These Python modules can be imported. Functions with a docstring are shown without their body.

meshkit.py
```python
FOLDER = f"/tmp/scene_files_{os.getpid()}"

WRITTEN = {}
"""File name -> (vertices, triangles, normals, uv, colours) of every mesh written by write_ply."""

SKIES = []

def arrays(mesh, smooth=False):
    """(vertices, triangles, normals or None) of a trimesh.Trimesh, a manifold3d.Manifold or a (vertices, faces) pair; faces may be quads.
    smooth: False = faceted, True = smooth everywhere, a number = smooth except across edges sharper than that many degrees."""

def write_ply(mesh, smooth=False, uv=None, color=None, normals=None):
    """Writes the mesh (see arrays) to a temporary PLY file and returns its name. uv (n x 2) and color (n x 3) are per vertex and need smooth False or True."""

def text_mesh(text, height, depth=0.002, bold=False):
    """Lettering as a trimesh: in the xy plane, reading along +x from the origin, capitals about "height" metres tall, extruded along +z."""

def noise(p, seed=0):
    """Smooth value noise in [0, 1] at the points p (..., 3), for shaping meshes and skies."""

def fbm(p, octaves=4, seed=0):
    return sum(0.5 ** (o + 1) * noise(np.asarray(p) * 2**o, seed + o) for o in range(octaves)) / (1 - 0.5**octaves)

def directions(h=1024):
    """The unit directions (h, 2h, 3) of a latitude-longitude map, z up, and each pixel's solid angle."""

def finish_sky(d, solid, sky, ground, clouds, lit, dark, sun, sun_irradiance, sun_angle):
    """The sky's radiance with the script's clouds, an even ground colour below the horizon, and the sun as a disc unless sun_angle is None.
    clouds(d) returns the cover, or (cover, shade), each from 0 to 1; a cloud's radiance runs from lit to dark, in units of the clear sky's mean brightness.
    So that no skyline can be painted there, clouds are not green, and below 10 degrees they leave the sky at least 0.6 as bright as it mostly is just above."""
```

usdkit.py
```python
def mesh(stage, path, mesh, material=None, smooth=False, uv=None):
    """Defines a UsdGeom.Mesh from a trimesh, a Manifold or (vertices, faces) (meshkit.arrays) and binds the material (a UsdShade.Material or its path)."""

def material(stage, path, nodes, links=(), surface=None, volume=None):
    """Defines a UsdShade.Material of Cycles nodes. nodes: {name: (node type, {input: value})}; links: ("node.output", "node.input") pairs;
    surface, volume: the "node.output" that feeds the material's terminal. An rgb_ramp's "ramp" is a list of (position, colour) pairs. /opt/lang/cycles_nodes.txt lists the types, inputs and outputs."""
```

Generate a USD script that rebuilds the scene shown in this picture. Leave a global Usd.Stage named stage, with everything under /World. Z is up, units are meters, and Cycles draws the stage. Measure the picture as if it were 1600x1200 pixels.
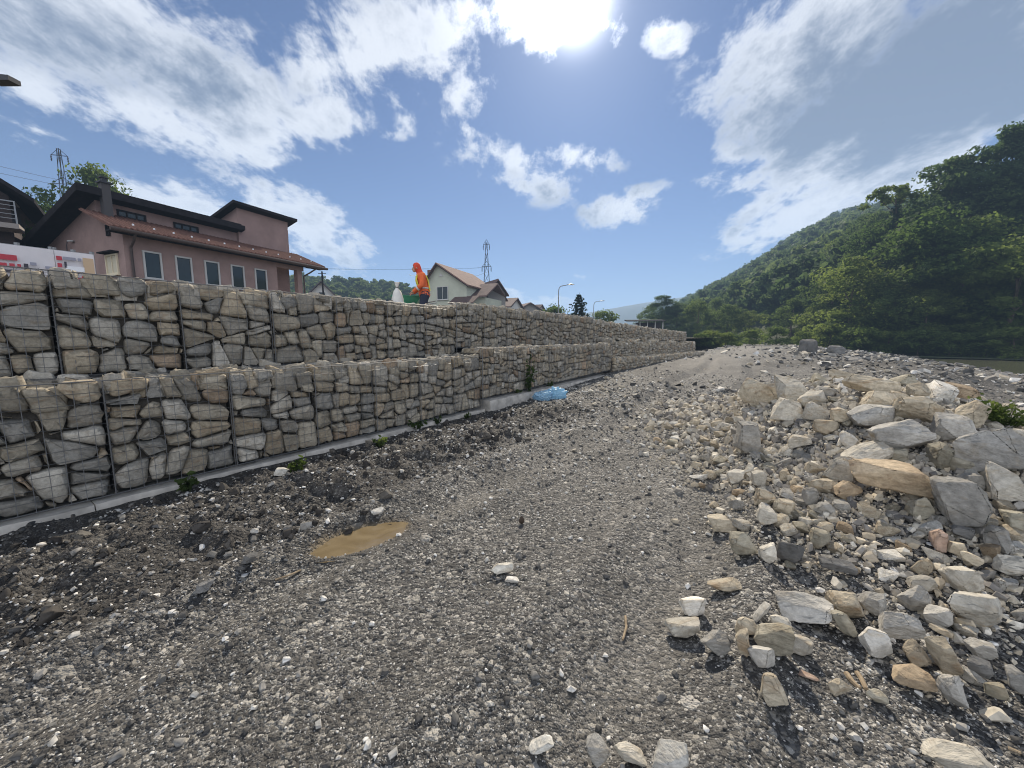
import math, random
import numpy as np, trimesh, manifold3d as m3
import usdkit, meshkit
from scipy.spatial import Voronoi, HalfspaceIntersection
from shapely.geometry import Polygon, box as sbox
from pxr import Usd, UsdGeom, UsdLux, UsdShade, Gf, Sdf, Vt

stage = Usd.Stage.CreateInMemory()
UsdGeom.SetStageUpAxis(stage, UsdGeom.Tokens.z)
WORLD = UsdGeom.Xform.Define(stage, '/World')
stage.SetDefaultPrim(WORLD.GetPrim())
UsdGeom.Scope.Define(stage, '/World/Looks')

# ------------------------------------------------------------------ camera, sky, sun, exposure
FPX, PITCH, EYE = 601.0, math.radians(6.9), 1.56
SUN_EL, SUN_AZ = math.radians(37.7), math.radians(8.5)
SUN_I, SKY_S, EXPOSURE = 1.25, 0.10, 0.55
HAZE = 0.00072
cam = UsdGeom.Camera.Define(stage, '/World/camera')
cam.CreateHorizontalApertureAttr(36.0)
cam.CreateFocalLengthAttr(36.0 * FPX / 1600)
cam.AddTranslateOp().Set(Gf.Vec3d(0, 0, EYE))
cam.AddRotateXOp().Set(90 - math.degrees(PITCH))
cam.CreateClippingRangeAttr((0.05, 100000.0))
cam.CreateExposureAttr(EXPOSURE)
CP, SP = math.cos(PITCH), math.sin(PITCH)


def ray(x, y):
    """Direction of the line of sight through a point of the photograph (1600 x 1200)."""
    r, u = (x - 800) / FPX, (600 - y) / FPX
    return np.array([r, CP + SP * u, -SP + CP * u])


sun_dir = np.array([math.cos(SUN_EL) * math.sin(SUN_AZ), math.cos(SUN_EL) * math.cos(SUN_AZ), math.sin(SUN_EL)])
sun = UsdLux.DistantLight.Define(stage, '/World/sun')
sun.CreateIntensityAttr(SUN_I)
sun.CreateNormalizeAttr(True)
sun.CreateAngleAttr(0.5)
sun.CreateColorAttr(Gf.Vec3f(1.0, 0.90, 0.75))
sun.AddRotateZOp().Set(-math.degrees(SUN_AZ))
sun.AddRotateXOp().Set(-(90 - math.degrees(SUN_EL)))


def build_sky():
    """Single-scattering sky with an aureole round the sun and a broken deck of clouds."""
    N, L = {}, []

    def nd(name, kind, ins=None, **links):
        N[name] = (kind, ins or {})
        for k, v in links.items():
            L.append((v, f'{name}.{k}'))
        return name
    nd('tc', 'texture_coordinate')
    nd('sky', 'sky_texture', {'sky_type': 'single_scattering', 'sun_disc': False, 'sun_elevation': SUN_EL, 'sun_rotation': SUN_AZ,
                              'air_density': 1.0, 'aerosol_density': 0.25, 'ozone_density': 2.5, 'altitude': 300.0})
    nd('sep', 'separate_xyz', vector='tc.generated')
    # the deck seen in perspective: x/(z+c), y/(z+c)
    nd('zc', 'math', {'math_type': 'maximum', 'value2': 0.0}, value1='sep.z')
    nd('zp', 'math', {'math_type': 'add', 'value2': 0.30}, value1='zc.value')
    nd('px', 'math', {'math_type': 'divide'}, value1='sep.x', value2='zp.value')
    nd('py', 'math', {'math_type': 'divide'}, value1='sep.y', value2='zp.value')
    nd('deck', 'combine_xyz', {'z': 3.7}, x='px.value', y='py.value')
    nd('n1', 'noise_texture', {'scale': 3.2, 'detail': 10.0, 'roughness': 0.64, 'distortion': 0.25}, vector='deck.vector')
    nd('map2', 'mapping', {'mapping_type': 'point', 'rotation': (0, 0, -0.12), 'scale': (1.9, 1.05, 1.0)}, vector='deck.vector')
    nd('n2', 'noise_texture', {'scale': 4.2, 'detail': 8.0, 'roughness': 0.66, 'distortion': 0.15}, vector='map2.vector')
    nd('n12', 'math', {'math_type': 'multiply_add', 'value2': 0.5}, value1='n2.fac')
    nd('n1h', 'math', {'math_type': 'multiply', 'value2': 0.5}, value1='n1.fac')
    L.append(('n1h.value', 'n12.value3'))
    # where the masses of cloud stand: compass direction (x/y) against height (z/y)
    nd('yy', 'math', {'math_type': 'maximum', 'value2': 0.12}, value1='sep.y')
    nd('tx', 'math', {'math_type': 'divide'}, value1='sep.x', value2='yy.value')
    nd('tz', 'math', {'math_type': 'divide'}, value1='sep.z', value2='yy.value')
    nd('tan', 'combine_xyz', x='tx.value', y='tz.value')
    nd('warp', 'noise_texture', {'scale': 3.0, 'detail': 4.0}, vector='tan.vector')
    nd('warp0', 'vector_math', {'math_type': 'subtract', 'vector2': (0.5, 0.5, 0.5)}, vector1='warp.color')
    nd('warp1', 'vector_math', {'math_type': 'multiply_add', 'vector2': (0.22, 0.16, 0.0)}, vector1='warp0.vector', vector3='tan.vector')

    def masses(tag, blobs):
        last = None
        for i, (x, y, hw, hh, deg, amp) in enumerate(blobs):
            d = ray(x, y)
            cx, cz = d[0] / d[1], d[2] / d[1]
            e = ray(x, y - hh)
            sx, sz = hw / FPX / d[1] ** 1.0, (e[2] / e[1] - cz)
            m = nd(f'{tag}m{i}', 'mapping', {'mapping_type': 'texture', 'location': (cx, cz, 0), 'rotation': (0, 0, math.radians(deg)), 'scale': (sx, sz, 1)}, vector='warp1.vector')
            g = nd(f'{tag}g{i}', 'gradient_texture', {'gradient_type': 'spherical'}, vector=f'{m}.vector')
            v = nd(f'{tag}v{i}', 'math', {'math_type': 'multiply', 'value2': amp}, value1=f'{g}.fac')
            if last:
                a = nd(f'{tag}a{i}', 'math', {'math_type': 'maximum'}, value1=f'{last}.value', value2=f'{v}.value')
                last = a
            else:
                last = v
        return last
    blobs = [(140, 20, 420, 210, -14, 1.35), (330, 130, 330, 130, -22, 1.15), (560, 90, 260, 150, 12, 1.15), (690, 60, 170, 130, 30, 1.05), (480, 190, 190, 90, 8, .95),
             (40, 130, 200, 110, -10, 1.1), (700, 150, 120, 80, 20, .8), (620, 190, 120, 60, 10, .7), (250, 190, 260, 90, -18, 1.1), (400, 210, 120, 60, -16, 1.1), (420, 255, 80, 24, -6, 1.0), (380, 240, 130, 45, -8, .9), (470, 345, 190, 80, -16, 1.1), (270, 325, 190, 55, -14, 1.1),
             (805, 262, 130, 70, -22, 1.05), (905, 248, 70, 50, -10, .85), (978, 332, 80, 40, 12, .95), (725, 200, 60, 24, -20, .7),
             (850, 20, 150, 120, 0, 1.4), (1050, 50, 50, 38, 20, .85), (1330, 60, 330, 200, 25, 1.5), (1500, 90, 430, 260, 15, 1.7), (1290, 240, 260, 130, 20, 1.35),
             (1220, 150, 170, 130, 30, 1.05), (1260, 330, 240, 52, 24, 1.2), (1460, 250, 260, 90, 20, 1.3), (1150, 240, 80, 60, 0, .8),
             (845, 478, 60, 20, 0, 1.0), (545, 450, 110, 26, -6, 1.1), (908, 420, 32, 16, 10, .8), (790, 460, 40, 30, -30, 1.0), (170, 300, 90, 60, 0, 1.1)]
    cov = masses('c', blobs)
    # elsewhere the deck is broken by chance alone
    nd('big', 'noise_texture', {'scale': 0.55, 'detail': 3.0}, vector='deck.vector')
    nd('back', 'map_range', {'from_min': 0.25, 'from_max': -0.15, 'to_min': 0.0, 'to_max': 1.0, 'clamp': True}, value='sep.y')
    nd('bigc', 'map_range', {'from_min': 0.38, 'from_max': 0.62, 'to_min': 0.0, 'to_max': 1.3, 'clamp': True}, value='big.fac')
    nd('bb', 'math', {'math_type': 'multiply'}, value1='back.result', value2='bigc.result')
    nd('mass', 'math', {'math_type': 'maximum'}, value1=f'{cov}.value', value2='bb.value')
    nd('massn', 'math', {'math_type': 'multiply_add', 'value2': 0.62, 'value3': -0.24}, value1='mass.value')
    nd('noisy', 'math', {'math_type': 'multiply_add', 'value2': 3.0, 'value3': -1.5}, value1='n12.value')
    nd('sum', 'math', {'math_type': 'add'}, value1='massn.value', value2='noisy.value')
    # only where a mass is near
    nd('gate', 'map_range', {'from_min': 0.0, 'from_max': 0.12, 'to_min': 0.0, 'to_max': 1.0, 'clamp': True}, value='mass.value')
    nd('cover0', 'map_range', {'range_type': 'smoothstep', 'from_min': -0.08, 'from_max': 0.26, 'to_min': 0.0, 'to_max': 0.97, 'clamp': True}, value='sum.value')
    nd('cover1', 'math', {'math_type': 'multiply'}, value1='cover0.result', value2='gate.result')
    nd('low', 'map_range', {'from_min': 0.0, 'from_max': 0.03, 'to_min': 0.0, 'to_max': 1.0, 'clamp': True}, value='sep.z')
    nd('cover', 'math', {'math_type': 'multiply'}, value1='cover1.value', value2='low.result')
    # thick cloud is grey underneath, thin edges are bright
    dark = masses('d', [(1480, 90, 420, 230, 18, 1.3), (1330, 190, 220, 90, 28, 1.0), (1560, 200, 160, 60, 20, .7), (160, 60, 420, 150, -14, .55), (800, 270, 80, 30, -20, .35)])
    nd('shn', 'math', {'math_type': 'multiply_add', 'value2': 3.4, 'value3': -1.45}, value1='n12.value')
    nd('shm', 'math', {'math_type': 'multiply_add', 'value2': 1.0}, value1=f'{dark}.value', value3='shn.value')
    nd('shade', 'map_range', {'range_type': 'smoothstep', 'from_min': 0.25, 'from_max': 1.0, 'to_min': 0.0, 'to_max': 1.0, 'clamp': True}, value='shm.value')
    nd('cc', 'mix', {'color1': CLOUD_LIT, 'color2': CLOUD_DARK}, fac='shade.result')
    # brighter towards the sun, where thin cloud scatters forward
    nd('dot', 'vector_math', {'math_type': 'dot_product', 'vector2': tuple(sun_dir)}, vector1='tc.generated')
    nd('dotc', 'math', {'math_type': 'maximum', 'value2': 0.0}, value1='dot.value')
    nd('p1', 'math', {'math_type': 'power', 'value2': 90.0}, value1='dotc.value')
    nd('p2', 'math', {'math_type': 'power', 'value2': 900.0}, value1='dotc.value')
    nd('p0', 'math', {'math_type': 'power', 'value2': 14.0}, value1='dotc.value')
    nd('cb', 'math', {'math_type': 'multiply_add', 'value2': 2.2, 'value3': 1.0}, value1='p1.value')
    nd('ccb', 'vector_math', {'math_type': 'scale'}, vector1='cc.color', scale='cb.value')
    nd('skym', 'mix', {'mix_type': 'multiply', 'fac': 1.0, 'color2': SKY_TINT}, color1='sky.color')
    nd('a1', 'math', {'math_type': 'multiply', 'value2': 1.2}, value1='p1.value')
    nd('a2', 'math', {'math_type': 'multiply_add', 'value2': 30.0}, value1='p2.value', value3='a1.value')
    nd('a3', 'math', {'math_type': 'multiply_add', 'value2': 0.25}, value1='p0.value', value3='a2.value')
    nd('aur', 'vector_math', {'math_type': 'scale', 'vector1': (1.0, 1.0, 1.0)}, scale='a3.value')
    nd('mix', 'mix', {}, fac='cover.value', color1='skym.color', color2='ccb.vector')
    nd('tot', 'vector_math', {'math_type': 'add'}, vector1='mix.color', vector2='aur.vector')
    nd('bg', 'background_shader', {'strength': SKY_S}, color='tot.vector')
    return usdkit.material(stage, '/World/Looks/sky', N, L, surface='bg.background')


CLOUD_LIT, CLOUD_DARK, SKY_TINT = (6.2, 6.35, 6.7), (1.3, 1.6, 2.25), (0.245, 0.31, 0.45)
dome = UsdLux.DomeLight.Define(stage, '/World/sky')
UsdShade.MaterialBindingAPI.Apply(dome.GetPrim()).Bind(build_sky())
dome.GetPrim().SetCustomDataByKey('kind', 'structure')

# ------------------------------------------------------------------ helpers
USED = {}


def numbered(parent, name):
    k = USED.get((parent, name), 0)
    USED[(parent, name)] = k + 1
    return f'{parent}/{name}' if k == 0 else f'{parent}/{name}_{k:03d}'


def tag(p, label=None, cat=None, group=None, kind=None):
    p = p.GetPrim() if hasattr(p, 'GetPrim') else p
    for k, v in (('label', label), ('category', cat), ('group', group), ('kind', kind)):
        if v:
            p.SetCustomDataByKey(k, v)
    return p


def path_of(parent):
    return '/World' if parent is None else str(parent.GetPath())


def thing(name, label, cat, loc=(0, 0, 0), rotz=0.0, group=None):
    x = UsdGeom.Xform.Define(stage, numbered('/World', name))
    x.AddTranslateOp().Set(Gf.Vec3d(*map(float, loc)))
    if rotz:
        x.AddRotateZOp().Set(math.degrees(rotz))
    tag(x, label, cat, group)
    return x


def obj(name, mesh, mat, parent=None, smooth=False, label=None, cat=None, group=None, kind=None):
    m = usdkit.mesh(stage, numbered(path_of(parent), name), mesh, mat, smooth)
    tag(m, label, cat, group, kind)
    return m


def copy_of(src, name, label, cat, loc, rot=(0, 0, 0), scale=(1, 1, 1), group=None):
    x = UsdGeom.Xform.Define(stage, numbered('/World', name))
    x.GetPrim().GetReferences().AddInternalReference(src)
    x.ClearXformOpOrder()
    x.AddTranslateOp().Set(Gf.Vec3d(*map(float, loc)))
    x.AddRotateXYZOp().Set(Gf.Vec3f(*map(float, rot)))
    x.AddScaleOp().Set(Gf.Vec3f(*map(float, scale)))
    x.GetPrim().SetInstanceable(True)
    tag(x, label, cat, group)
    return x


def cls(name):
    """A class prim that copies refer to; not drawn itself."""
    if not stage.GetPrimAtPath('/World/Prototypes'):
        stage.CreateClassPrim('/World/Prototypes')
    return UsdGeom.Xform.Define(stage, numbered('/World/Prototypes', name))


def instancer(name, protos, pos, idx, rots, scales, label, cat, kind='stuff', parent=None):
    """protos: [(mesh, material, smooth)]. rots: Euler radians (n, 3)."""
    path = numbered(path_of(parent), name)
    pi = UsdGeom.PointInstancer.Define(stage, path)
    targets = []
    for i, (me, ma, sm) in enumerate(protos):
        usdkit.mesh(stage, f'{path}/piece_{i:03d}', me, ma, sm)
        targets.append(Sdf.Path(f'{path}/piece_{i:03d}'))
    pi.CreatePrototypesRel().SetTargets(targets)
    pi.CreatePositionsAttr(Vt.Vec3fArray.FromNumpy(np.asarray(pos, np.float32)))
    pi.CreateProtoIndicesAttr(Vt.IntArray.FromNumpy(np.asarray(idx, np.int32)))
    h = np.asarray(rots, float) / 2
    c, s = np.cos(h), np.sin(h)
    w = c[:, 0] * c[:, 1] * c[:, 2] + s[:, 0] * s[:, 1] * s[:, 2]
    x = s[:, 0] * c[:, 1] * c[:, 2] - c[:, 0] * s[:, 1] * s[:, 2]
    y = c[:, 0] * s[:, 1] * c[:, 2] + s[:, 0] * c[:, 1] * s[:, 2]
    z = c[:, 0] * c[:, 1] * s[:, 2] - s[:, 0] * s[:, 1] * c[:, 2]
    pi.CreateOrientationsAttr(Vt.QuathArray([Gf.Quath(float(a), float(b), float(e), float(f)) for a, b, e, f in zip(w, x, y, z)]))
    sc = np.asarray(scales, np.float32)
    pi.CreateScalesAttr(Vt.Vec3fArray.FromNumpy(sc if sc.ndim == 2 else np.repeat(sc[:, None], 3, 1)))
    tag(pi, label, cat, None, kind)
    return pi


def cat_(ms):
    return trimesh.util.concatenate(ms)


def bx(x0, x1, y0, y1, z0, z1):
    return trimesh.creation.box(bounds=[[min(x0, x1), min(y0, y1), min(z0, z1)], [max(x0, x1), max(y0, y1), max(z0, z1)]])


def rod(p, q, r, n=6, r2=None):
    p, q = np.asarray(p, float), np.asarray(q, float)
    r2 = r if r2 is None else r2
    t = q - p
    t /= np.linalg.norm(t)
    a = np.cross(t, [0, 0, 1.0] if abs(t[2]) < .9 else [1.0, 0, 0])
    a /= np.linalg.norm(a)
    b = np.cross(t, a)
    an = np.arange(n) * 2 * np.pi / n
    ring = np.cos(an)[:, None] * a + np.sin(an)[:, None] * b
    v = np.vstack([p + r * ring, q + r2 * ring, [p], [q]])
    f = []
    for i in range(n):
        j = (i + 1) % n
        f += [[i, n + i, j], [j, n + i, n + j], [2 * n, i, j], [2 * n + 1, n + j, n + i]]
    return trimesh.Trimesh(v, f, process=False)


def path_tube(pts, r, n=6):
    return cat_([rod(a, b, r, n) for a, b in zip(pts[:-1], pts[1:])])


def prism(poly, depth, axis=1, at=0.0):
    """A closed polygon given in (a, z), pushed along axis y (1) or x (0) from at to at+depth."""
    m = trimesh.creation.extrude_polygon(Polygon(poly), abs(depth), engine='earcut')
    v = m.vertices.copy()
    s = at + (v[:, 2] if depth > 0 else -v[:, 2])
    m.vertices = np.stack([v[:, 0], s, v[:, 1]], 1) if axis == 1 else np.stack([s, v[:, 0], v[:, 1]], 1)
    m.fix_normals()
    return m


def sstep(a, b, x):
    t = np.clip((np.asarray(x, float) - a) / (b - a), 0, 1)
    return t * t * (3 - 2 * t)


def fbm2(x, y, scale, octs=4, seed=0):
    x, y = np.broadcast_arrays(np.asarray(x, float), np.asarray(y, float))
    return meshkit.fbm(np.stack([x * scale, y * scale, np.full(x.shape, 0.37 + seed)], -1), octs, seed)


# ------------------------------------------------------------------ materials
LOOKS = {}


def plain(name, color, rough=0.6, metallic=0.0, var=0.0, scale=6.0, bump=0.0, spec=0.3):
    key = f'/World/Looks/{name}'
    if key in LOOKS:
        return LOOKS[key]
    N = {'p': ('principled_bsdf', {'base_color': color, 'roughness': rough, 'metallic': metallic, 'specular_ior_level': spec})}
    L = []
    if var or bump:
        N['geo'] = ('geometry', {})
        N['n'] = ('noise_texture', {'scale': scale, 'detail': 5.0, 'roughness': 0.6})
        L.append(('geo.position', 'n.vector'))
        if var:
            N['r'] = ('rgb_ramp', {'ramp': [(0.3, tuple(c * (1 - var) for c in color)), (0.7, tuple(min(1, c * (1 + var)) for c in color))]})
            L += [('n.fac', 'r.fac'), ('r.color', 'p.base_color')]
        if bump:
            N['b'] = ('bump', {'strength': 1.0, 'distance': bump})
            L += [('n.fac', 'b.height'), ('b.normal', 'p.normal')]
    LOOKS[key] = usdkit.material(stage, key, N, L, surface='p.BSDF')
    return LOOKS[key]


def rock_look(name, lo, hi, stain, scale=3.0, world=False, bump=0.02):
    """Broken stone: grain, veins, stains; a little different on every object."""
    src = 'tc.object' if not world else 'geo.position'
    N = {'tc': ('texture_coordinate', {}), 'geo': ('geometry', {}), 'oi': ('object_info', {}),
         'off': ('vector_math', {'math_type': 'scale', 'vector1': (17.0, 31.0, 23.0)}),
         'pos': ('vector_math', {'math_type': 'add'}),
         'n1': ('noise_texture', {'scale': scale, 'detail': 8.0, 'roughness': 0.65, 'distortion': 0.4}),
         'n2': ('noise_texture', {'scale': scale * 9, 'detail': 5.0, 'roughness': 0.7}),
         'st': ('mapping', {'mapping_type': 'point', 'rotation': (0.5, 0.3, 0.2), 'scale': (1.0, 1.0, 2.4)}),
         'n3': ('noise_texture', {'scale': scale * 1.6, 'detail': 6.0, 'roughness': 0.7, 'distortion': 0.8}),
         'r1': ('rgb_ramp', {'ramp': [(0.32, lo), (0.62, hi)]}),
         'r3': ('rgb_ramp', {'ramp': [(0.52, (0, 0, 0)), (0.70, (1, 1, 1))]}),
         'm1': ('mix', {'color2': stain}),
         'g2': ('map_range', {'from_min': 0.3, 'from_max': 0.7, 'to_min': 0.72, 'to_max': 1.25}),
         'vr': ('map_range', {'from_min': 0.0, 'from_max': 1.0, 'to_min': 0.78, 'to_max': 1.2}),
         'gm': ('math', {'math_type': 'multiply'}),
         'sc': ('vector_math', {'math_type': 'scale'}),
         'hs': ('math', {'math_type': 'multiply_add', 'value2': 0.5}),
         'h2': ('math', {'math_type': 'multiply_add', 'value2': 0.35}),
         'b': ('bump', {'strength': 0.9, 'distance': bump}),
         'p': ('principled_bsdf', {'roughness': 0.85, 'specular_ior_level': 0.25})}
    L = [('oi.random', 'off.scale'), (src, 'pos.vector1'), ('off.vector', 'pos.vector2'), ('pos.vector', 'n1.vector'), ('pos.vector', 'n2.vector'), ('pos.vector', 'st.vector'), ('st.vector', 'n3.vector'),
         ('n1.fac', 'r1.fac'), ('n3.fac', 'r3.fac'), ('r1.color', 'm1.color1'), ('r3.color', 'm1.fac'), ('n2.fac', 'g2.value'), ('oi.random', 'vr.value'), ('g2.result', 'gm.value1'), ('vr.result', 'gm.value2'),
         ('m1.color', 'sc.vector1'), ('gm.value', 'sc.scale'), ('sc.vector', 'p.base_color'), ('n1.fac', 'hs.value1'), ('n3.fac', 'hs.value3'), ('n2.fac', 'h2.value1'), ('hs.value', 'h2.value3'), ('h2.value', 'b.height'), ('b.normal', 'p.normal')]
    return usdkit.material(stage, f'/World/Looks/{name}', N, L, surface='p.BSDF')


ROCK = {'pale': rock_look('pale_limestone', (.34, .31, .255), (.56, .52, .44), (.38, .30, .20)),
        'tan': rock_look('tan_limestone', (.31, .255, .18), (.50, .44, .335), (.30, .215, .13)),
        'brown': rock_look('brown_rock', (.26, .19, .12), (.43, .34, .23), (.22, .14, .08)),
        'grey': rock_look('grey_limestone', (.22, .21, .19), (.40, .38, .34), (.30, .26, .20)),
        'dark': rock_look('dark_rock', (.085, .083, .08), (.18, .175, .165), (.15, .13, .105)),
        'olive': rock_look('olive_rock', (.215, .195, .145), (.36, .33, .26), (.25, .20, .13)),
        'white': rock_look('white_rock', (.44, .42, .37), (.66, .63, .57), (.45, .38, .28)),
        'red': rock_look('red_rock', (.27, .18, .135), (.40, .30, .235), (.30, .20, .14))}
FACE = [rock_look('wall_stone_grey', (0.227, 0.204, 0.166), (0.354, 0.323, 0.267), (0.257, 0.205, 0.146), 4.0, True, 0.012),
        rock_look('wall_stone_warm', (0.241, 0.209, 0.157), (0.376, 0.333, 0.258), (0.273, 0.201, 0.134), 4.0, True, 0.012),
        rock_look('wall_stone_tan', (0.248, 0.204, 0.141), (0.383, 0.324, 0.237), (0.271, 0.188, 0.120), 4.0, True, 0.012),
        rock_look('wall_stone_brown', (0.212, 0.156, 0.105), (0.326, 0.251, 0.176), (0.278, 0.179, 0.107), 4.0, True, 0.012),
        rock_look('wall_stone_pale', (0.311, 0.283, 0.235), (0.457, 0.422, 0.358), (0.315, 0.260, 0.192), 4.0, True, 0.012),
        rock_look('wall_stone_slate', (0.176, 0.166, 0.144), (0.279, 0.263, 0.231), (0.221, 0.189, 0.146), 4.0, True, 0.012)]
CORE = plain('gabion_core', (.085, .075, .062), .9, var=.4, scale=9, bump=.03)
WIRE = plain('galvanised_wire', (.16, .16, .16), .5, .5)
CONCRETE = plain('concrete', (.40, .375, .335), .9, var=.38, scale=4, bump=.012)


def gravel_look():
    """Crushed stone of many sizes; soil and dust come from the sheet's own primvars."""
    ramp_small = [(0.0, (.035, .034, .033)), (.45, (.075, .072, .068)), (.72, (.15, .145, .135)), (.88, (.30, .285, .26)), (1.0, (.52, .50, .46))]
    ramp_big = [(0.0, (.045, .043, .041)), (.4, (.10, .096, .09)), (.7, (.17, .16, .145)), (.9, (.34, .32, .28)), (1.0, (.50, .47, .42))]
    N = {'geo': ('geometry', {}),
         'v1': ('voronoi_texture', {'feature': 'f1', 'scale': 105.0, 'randomness': 1.0}),
         'v2': ('voronoi_texture', {'feature': 'f1', 'scale': 42.0, 'randomness': 1.0}),
         'v3': ('voronoi_texture', {'feature': 'f1', 'scale': 17.0, 'randomness': 1.0}),
         's1': ('separate_color', {}), 's2': ('separate_color', {}), 's3': ('separate_color', {}),
         'r1': ('rgb_ramp', {'ramp': ramp_small}), 'r2': ('rgb_ramp', {'ramp': ramp_big}), 'r3': ('rgb_ramp', {'ramp': ramp_big}),
         'c2': ('math', {'math_type': 'greater_than', 'value2': 0.60}), 'c3': ('math', {'math_type': 'greater_than', 'value2': 0.955}),
         'm2': ('mix', {}), 'm3': ('mix', {}),
         'nb': ('noise_texture', {'scale': 1.3, 'detail': 5.0, 'roughness': 0.6}),
         'nf': ('noise_texture', {'scale': 260.0, 'detail': 3.0, 'roughness': 0.6}),
         'tone': ('map_range', {'from_min': 0.3, 'from_max': 0.7, 'to_min': 0.62, 'to_max': 1.14}),
         'sc': ('vector_math', {'math_type': 'scale'}),
         'dk': ('attribute', {'attribute': 'soil'}), 'du': ('attribute', {'attribute': 'dust'}), 'pl': ('attribute', {'attribute': 'silt'}),
         'dkm': ('math', {'math_type': 'multiply', 'value2': 0.72}),
         'md': ('mix', {'color2': (.034, .030, .026)}), 'mu': ('mix', {'color2': (.225, .21, .185)}), 'mp': ('mix', {'color2': (.20, .155, .095)}),
         'dum': ('math', {'math_type': 'multiply', 'value2': 0.62}),
         'i1': ('math', {'math_type': 'multiply', 'value2': -0.25}), 'i2': ('math', {'math_type': 'multiply_add', 'value2': -0.6}),
         'i3': ('math', {'math_type': 'multiply_add', 'value2': -0.7}), 'i4': ('math', {'math_type': 'multiply_add', 'value2': 0.12}),
         'b': ('bump', {'strength': 1.0, 'distance': 0.028}),
         'p': ('principled_bsdf', {'roughness': 0.82, 'specular_ior_level': 0.3})}
    L = [('geo.position', f'{k}.vector') for k in ('v1', 'v2', 'v3', 'nb', 'nf')]
    L += [('v1.color', 's1.color'), ('v2.color', 's2.color'), ('v3.color', 's3.color'), ('s1.r', 'r1.fac'), ('s2.r', 'r2.fac'), ('s3.r', 'r3.fac'),
          ('s2.g', 'c2.value1'), ('s3.g', 'c3.value1'), ('r1.color', 'm2.color1'), ('r2.color', 'm2.color2'), ('c2.value', 'm2.fac'), ('m2.color', 'm3.color1'), ('r3.color', 'm3.color2'), ('c3.value', 'm3.fac'),
          ('nb.fac', 'tone.value'), ('m3.color', 'sc.vector1'), ('tone.result', 'sc.scale'),
          ('sc.vector', 'md.color1'), ('dk.fac', 'dkm.value1'), ('dkm.value', 'md.fac'), ('md.color', 'mu.color1'), ('du.fac', 'dum.value1'), ('dum.value', 'mu.fac'), ('mu.color', 'mp.color1'), ('pl.fac', 'mp.fac'), ('mp.color', 'p.base_color'),
          ('v1.distance', 'i1.value1'), ('v2.distance', 'i2.value1'), ('i1.value', 'i2.value3'), ('v3.distance', 'i3.value1'), ('i2.value', 'i3.value3'), ('nf.fac', 'i4.value1'), ('i3.value', 'i4.value3'), ('i4.value', 'b.height'), ('b.normal', 'p.normal')]
    return usdkit.material(stage, '/World/Looks/gravel_ground', N, L, surface='p.BSDF')


def pebble_look(name, ramp):
    N = {'oi': ('object_info', {}), 'r': ('rgb_ramp', {'ramp': ramp}), 'tc': ('texture_coordinate', {}), 'n': ('noise_texture', {'scale': 2.5, 'detail': 4.0}),
         'g': ('map_range', {'from_min': .3, 'from_max': .7, 'to_min': .75, 'to_max': 1.25}), 's': ('vector_math', {'math_type': 'scale'}),
         'p': ('principled_bsdf', {'roughness': .8, 'specular_ior_level': .3})}
    L = [('oi.random', 'r.fac'), ('tc.object', 'n.vector'), ('n.fac', 'g.value'), ('r.color', 's.vector1'), ('g.result', 's.scale'), ('s.vector', 'p.base_color')]
    return usdkit.material(stage, f'/World/Looks/{name}', N, L, surface='p.BSDF')


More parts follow.
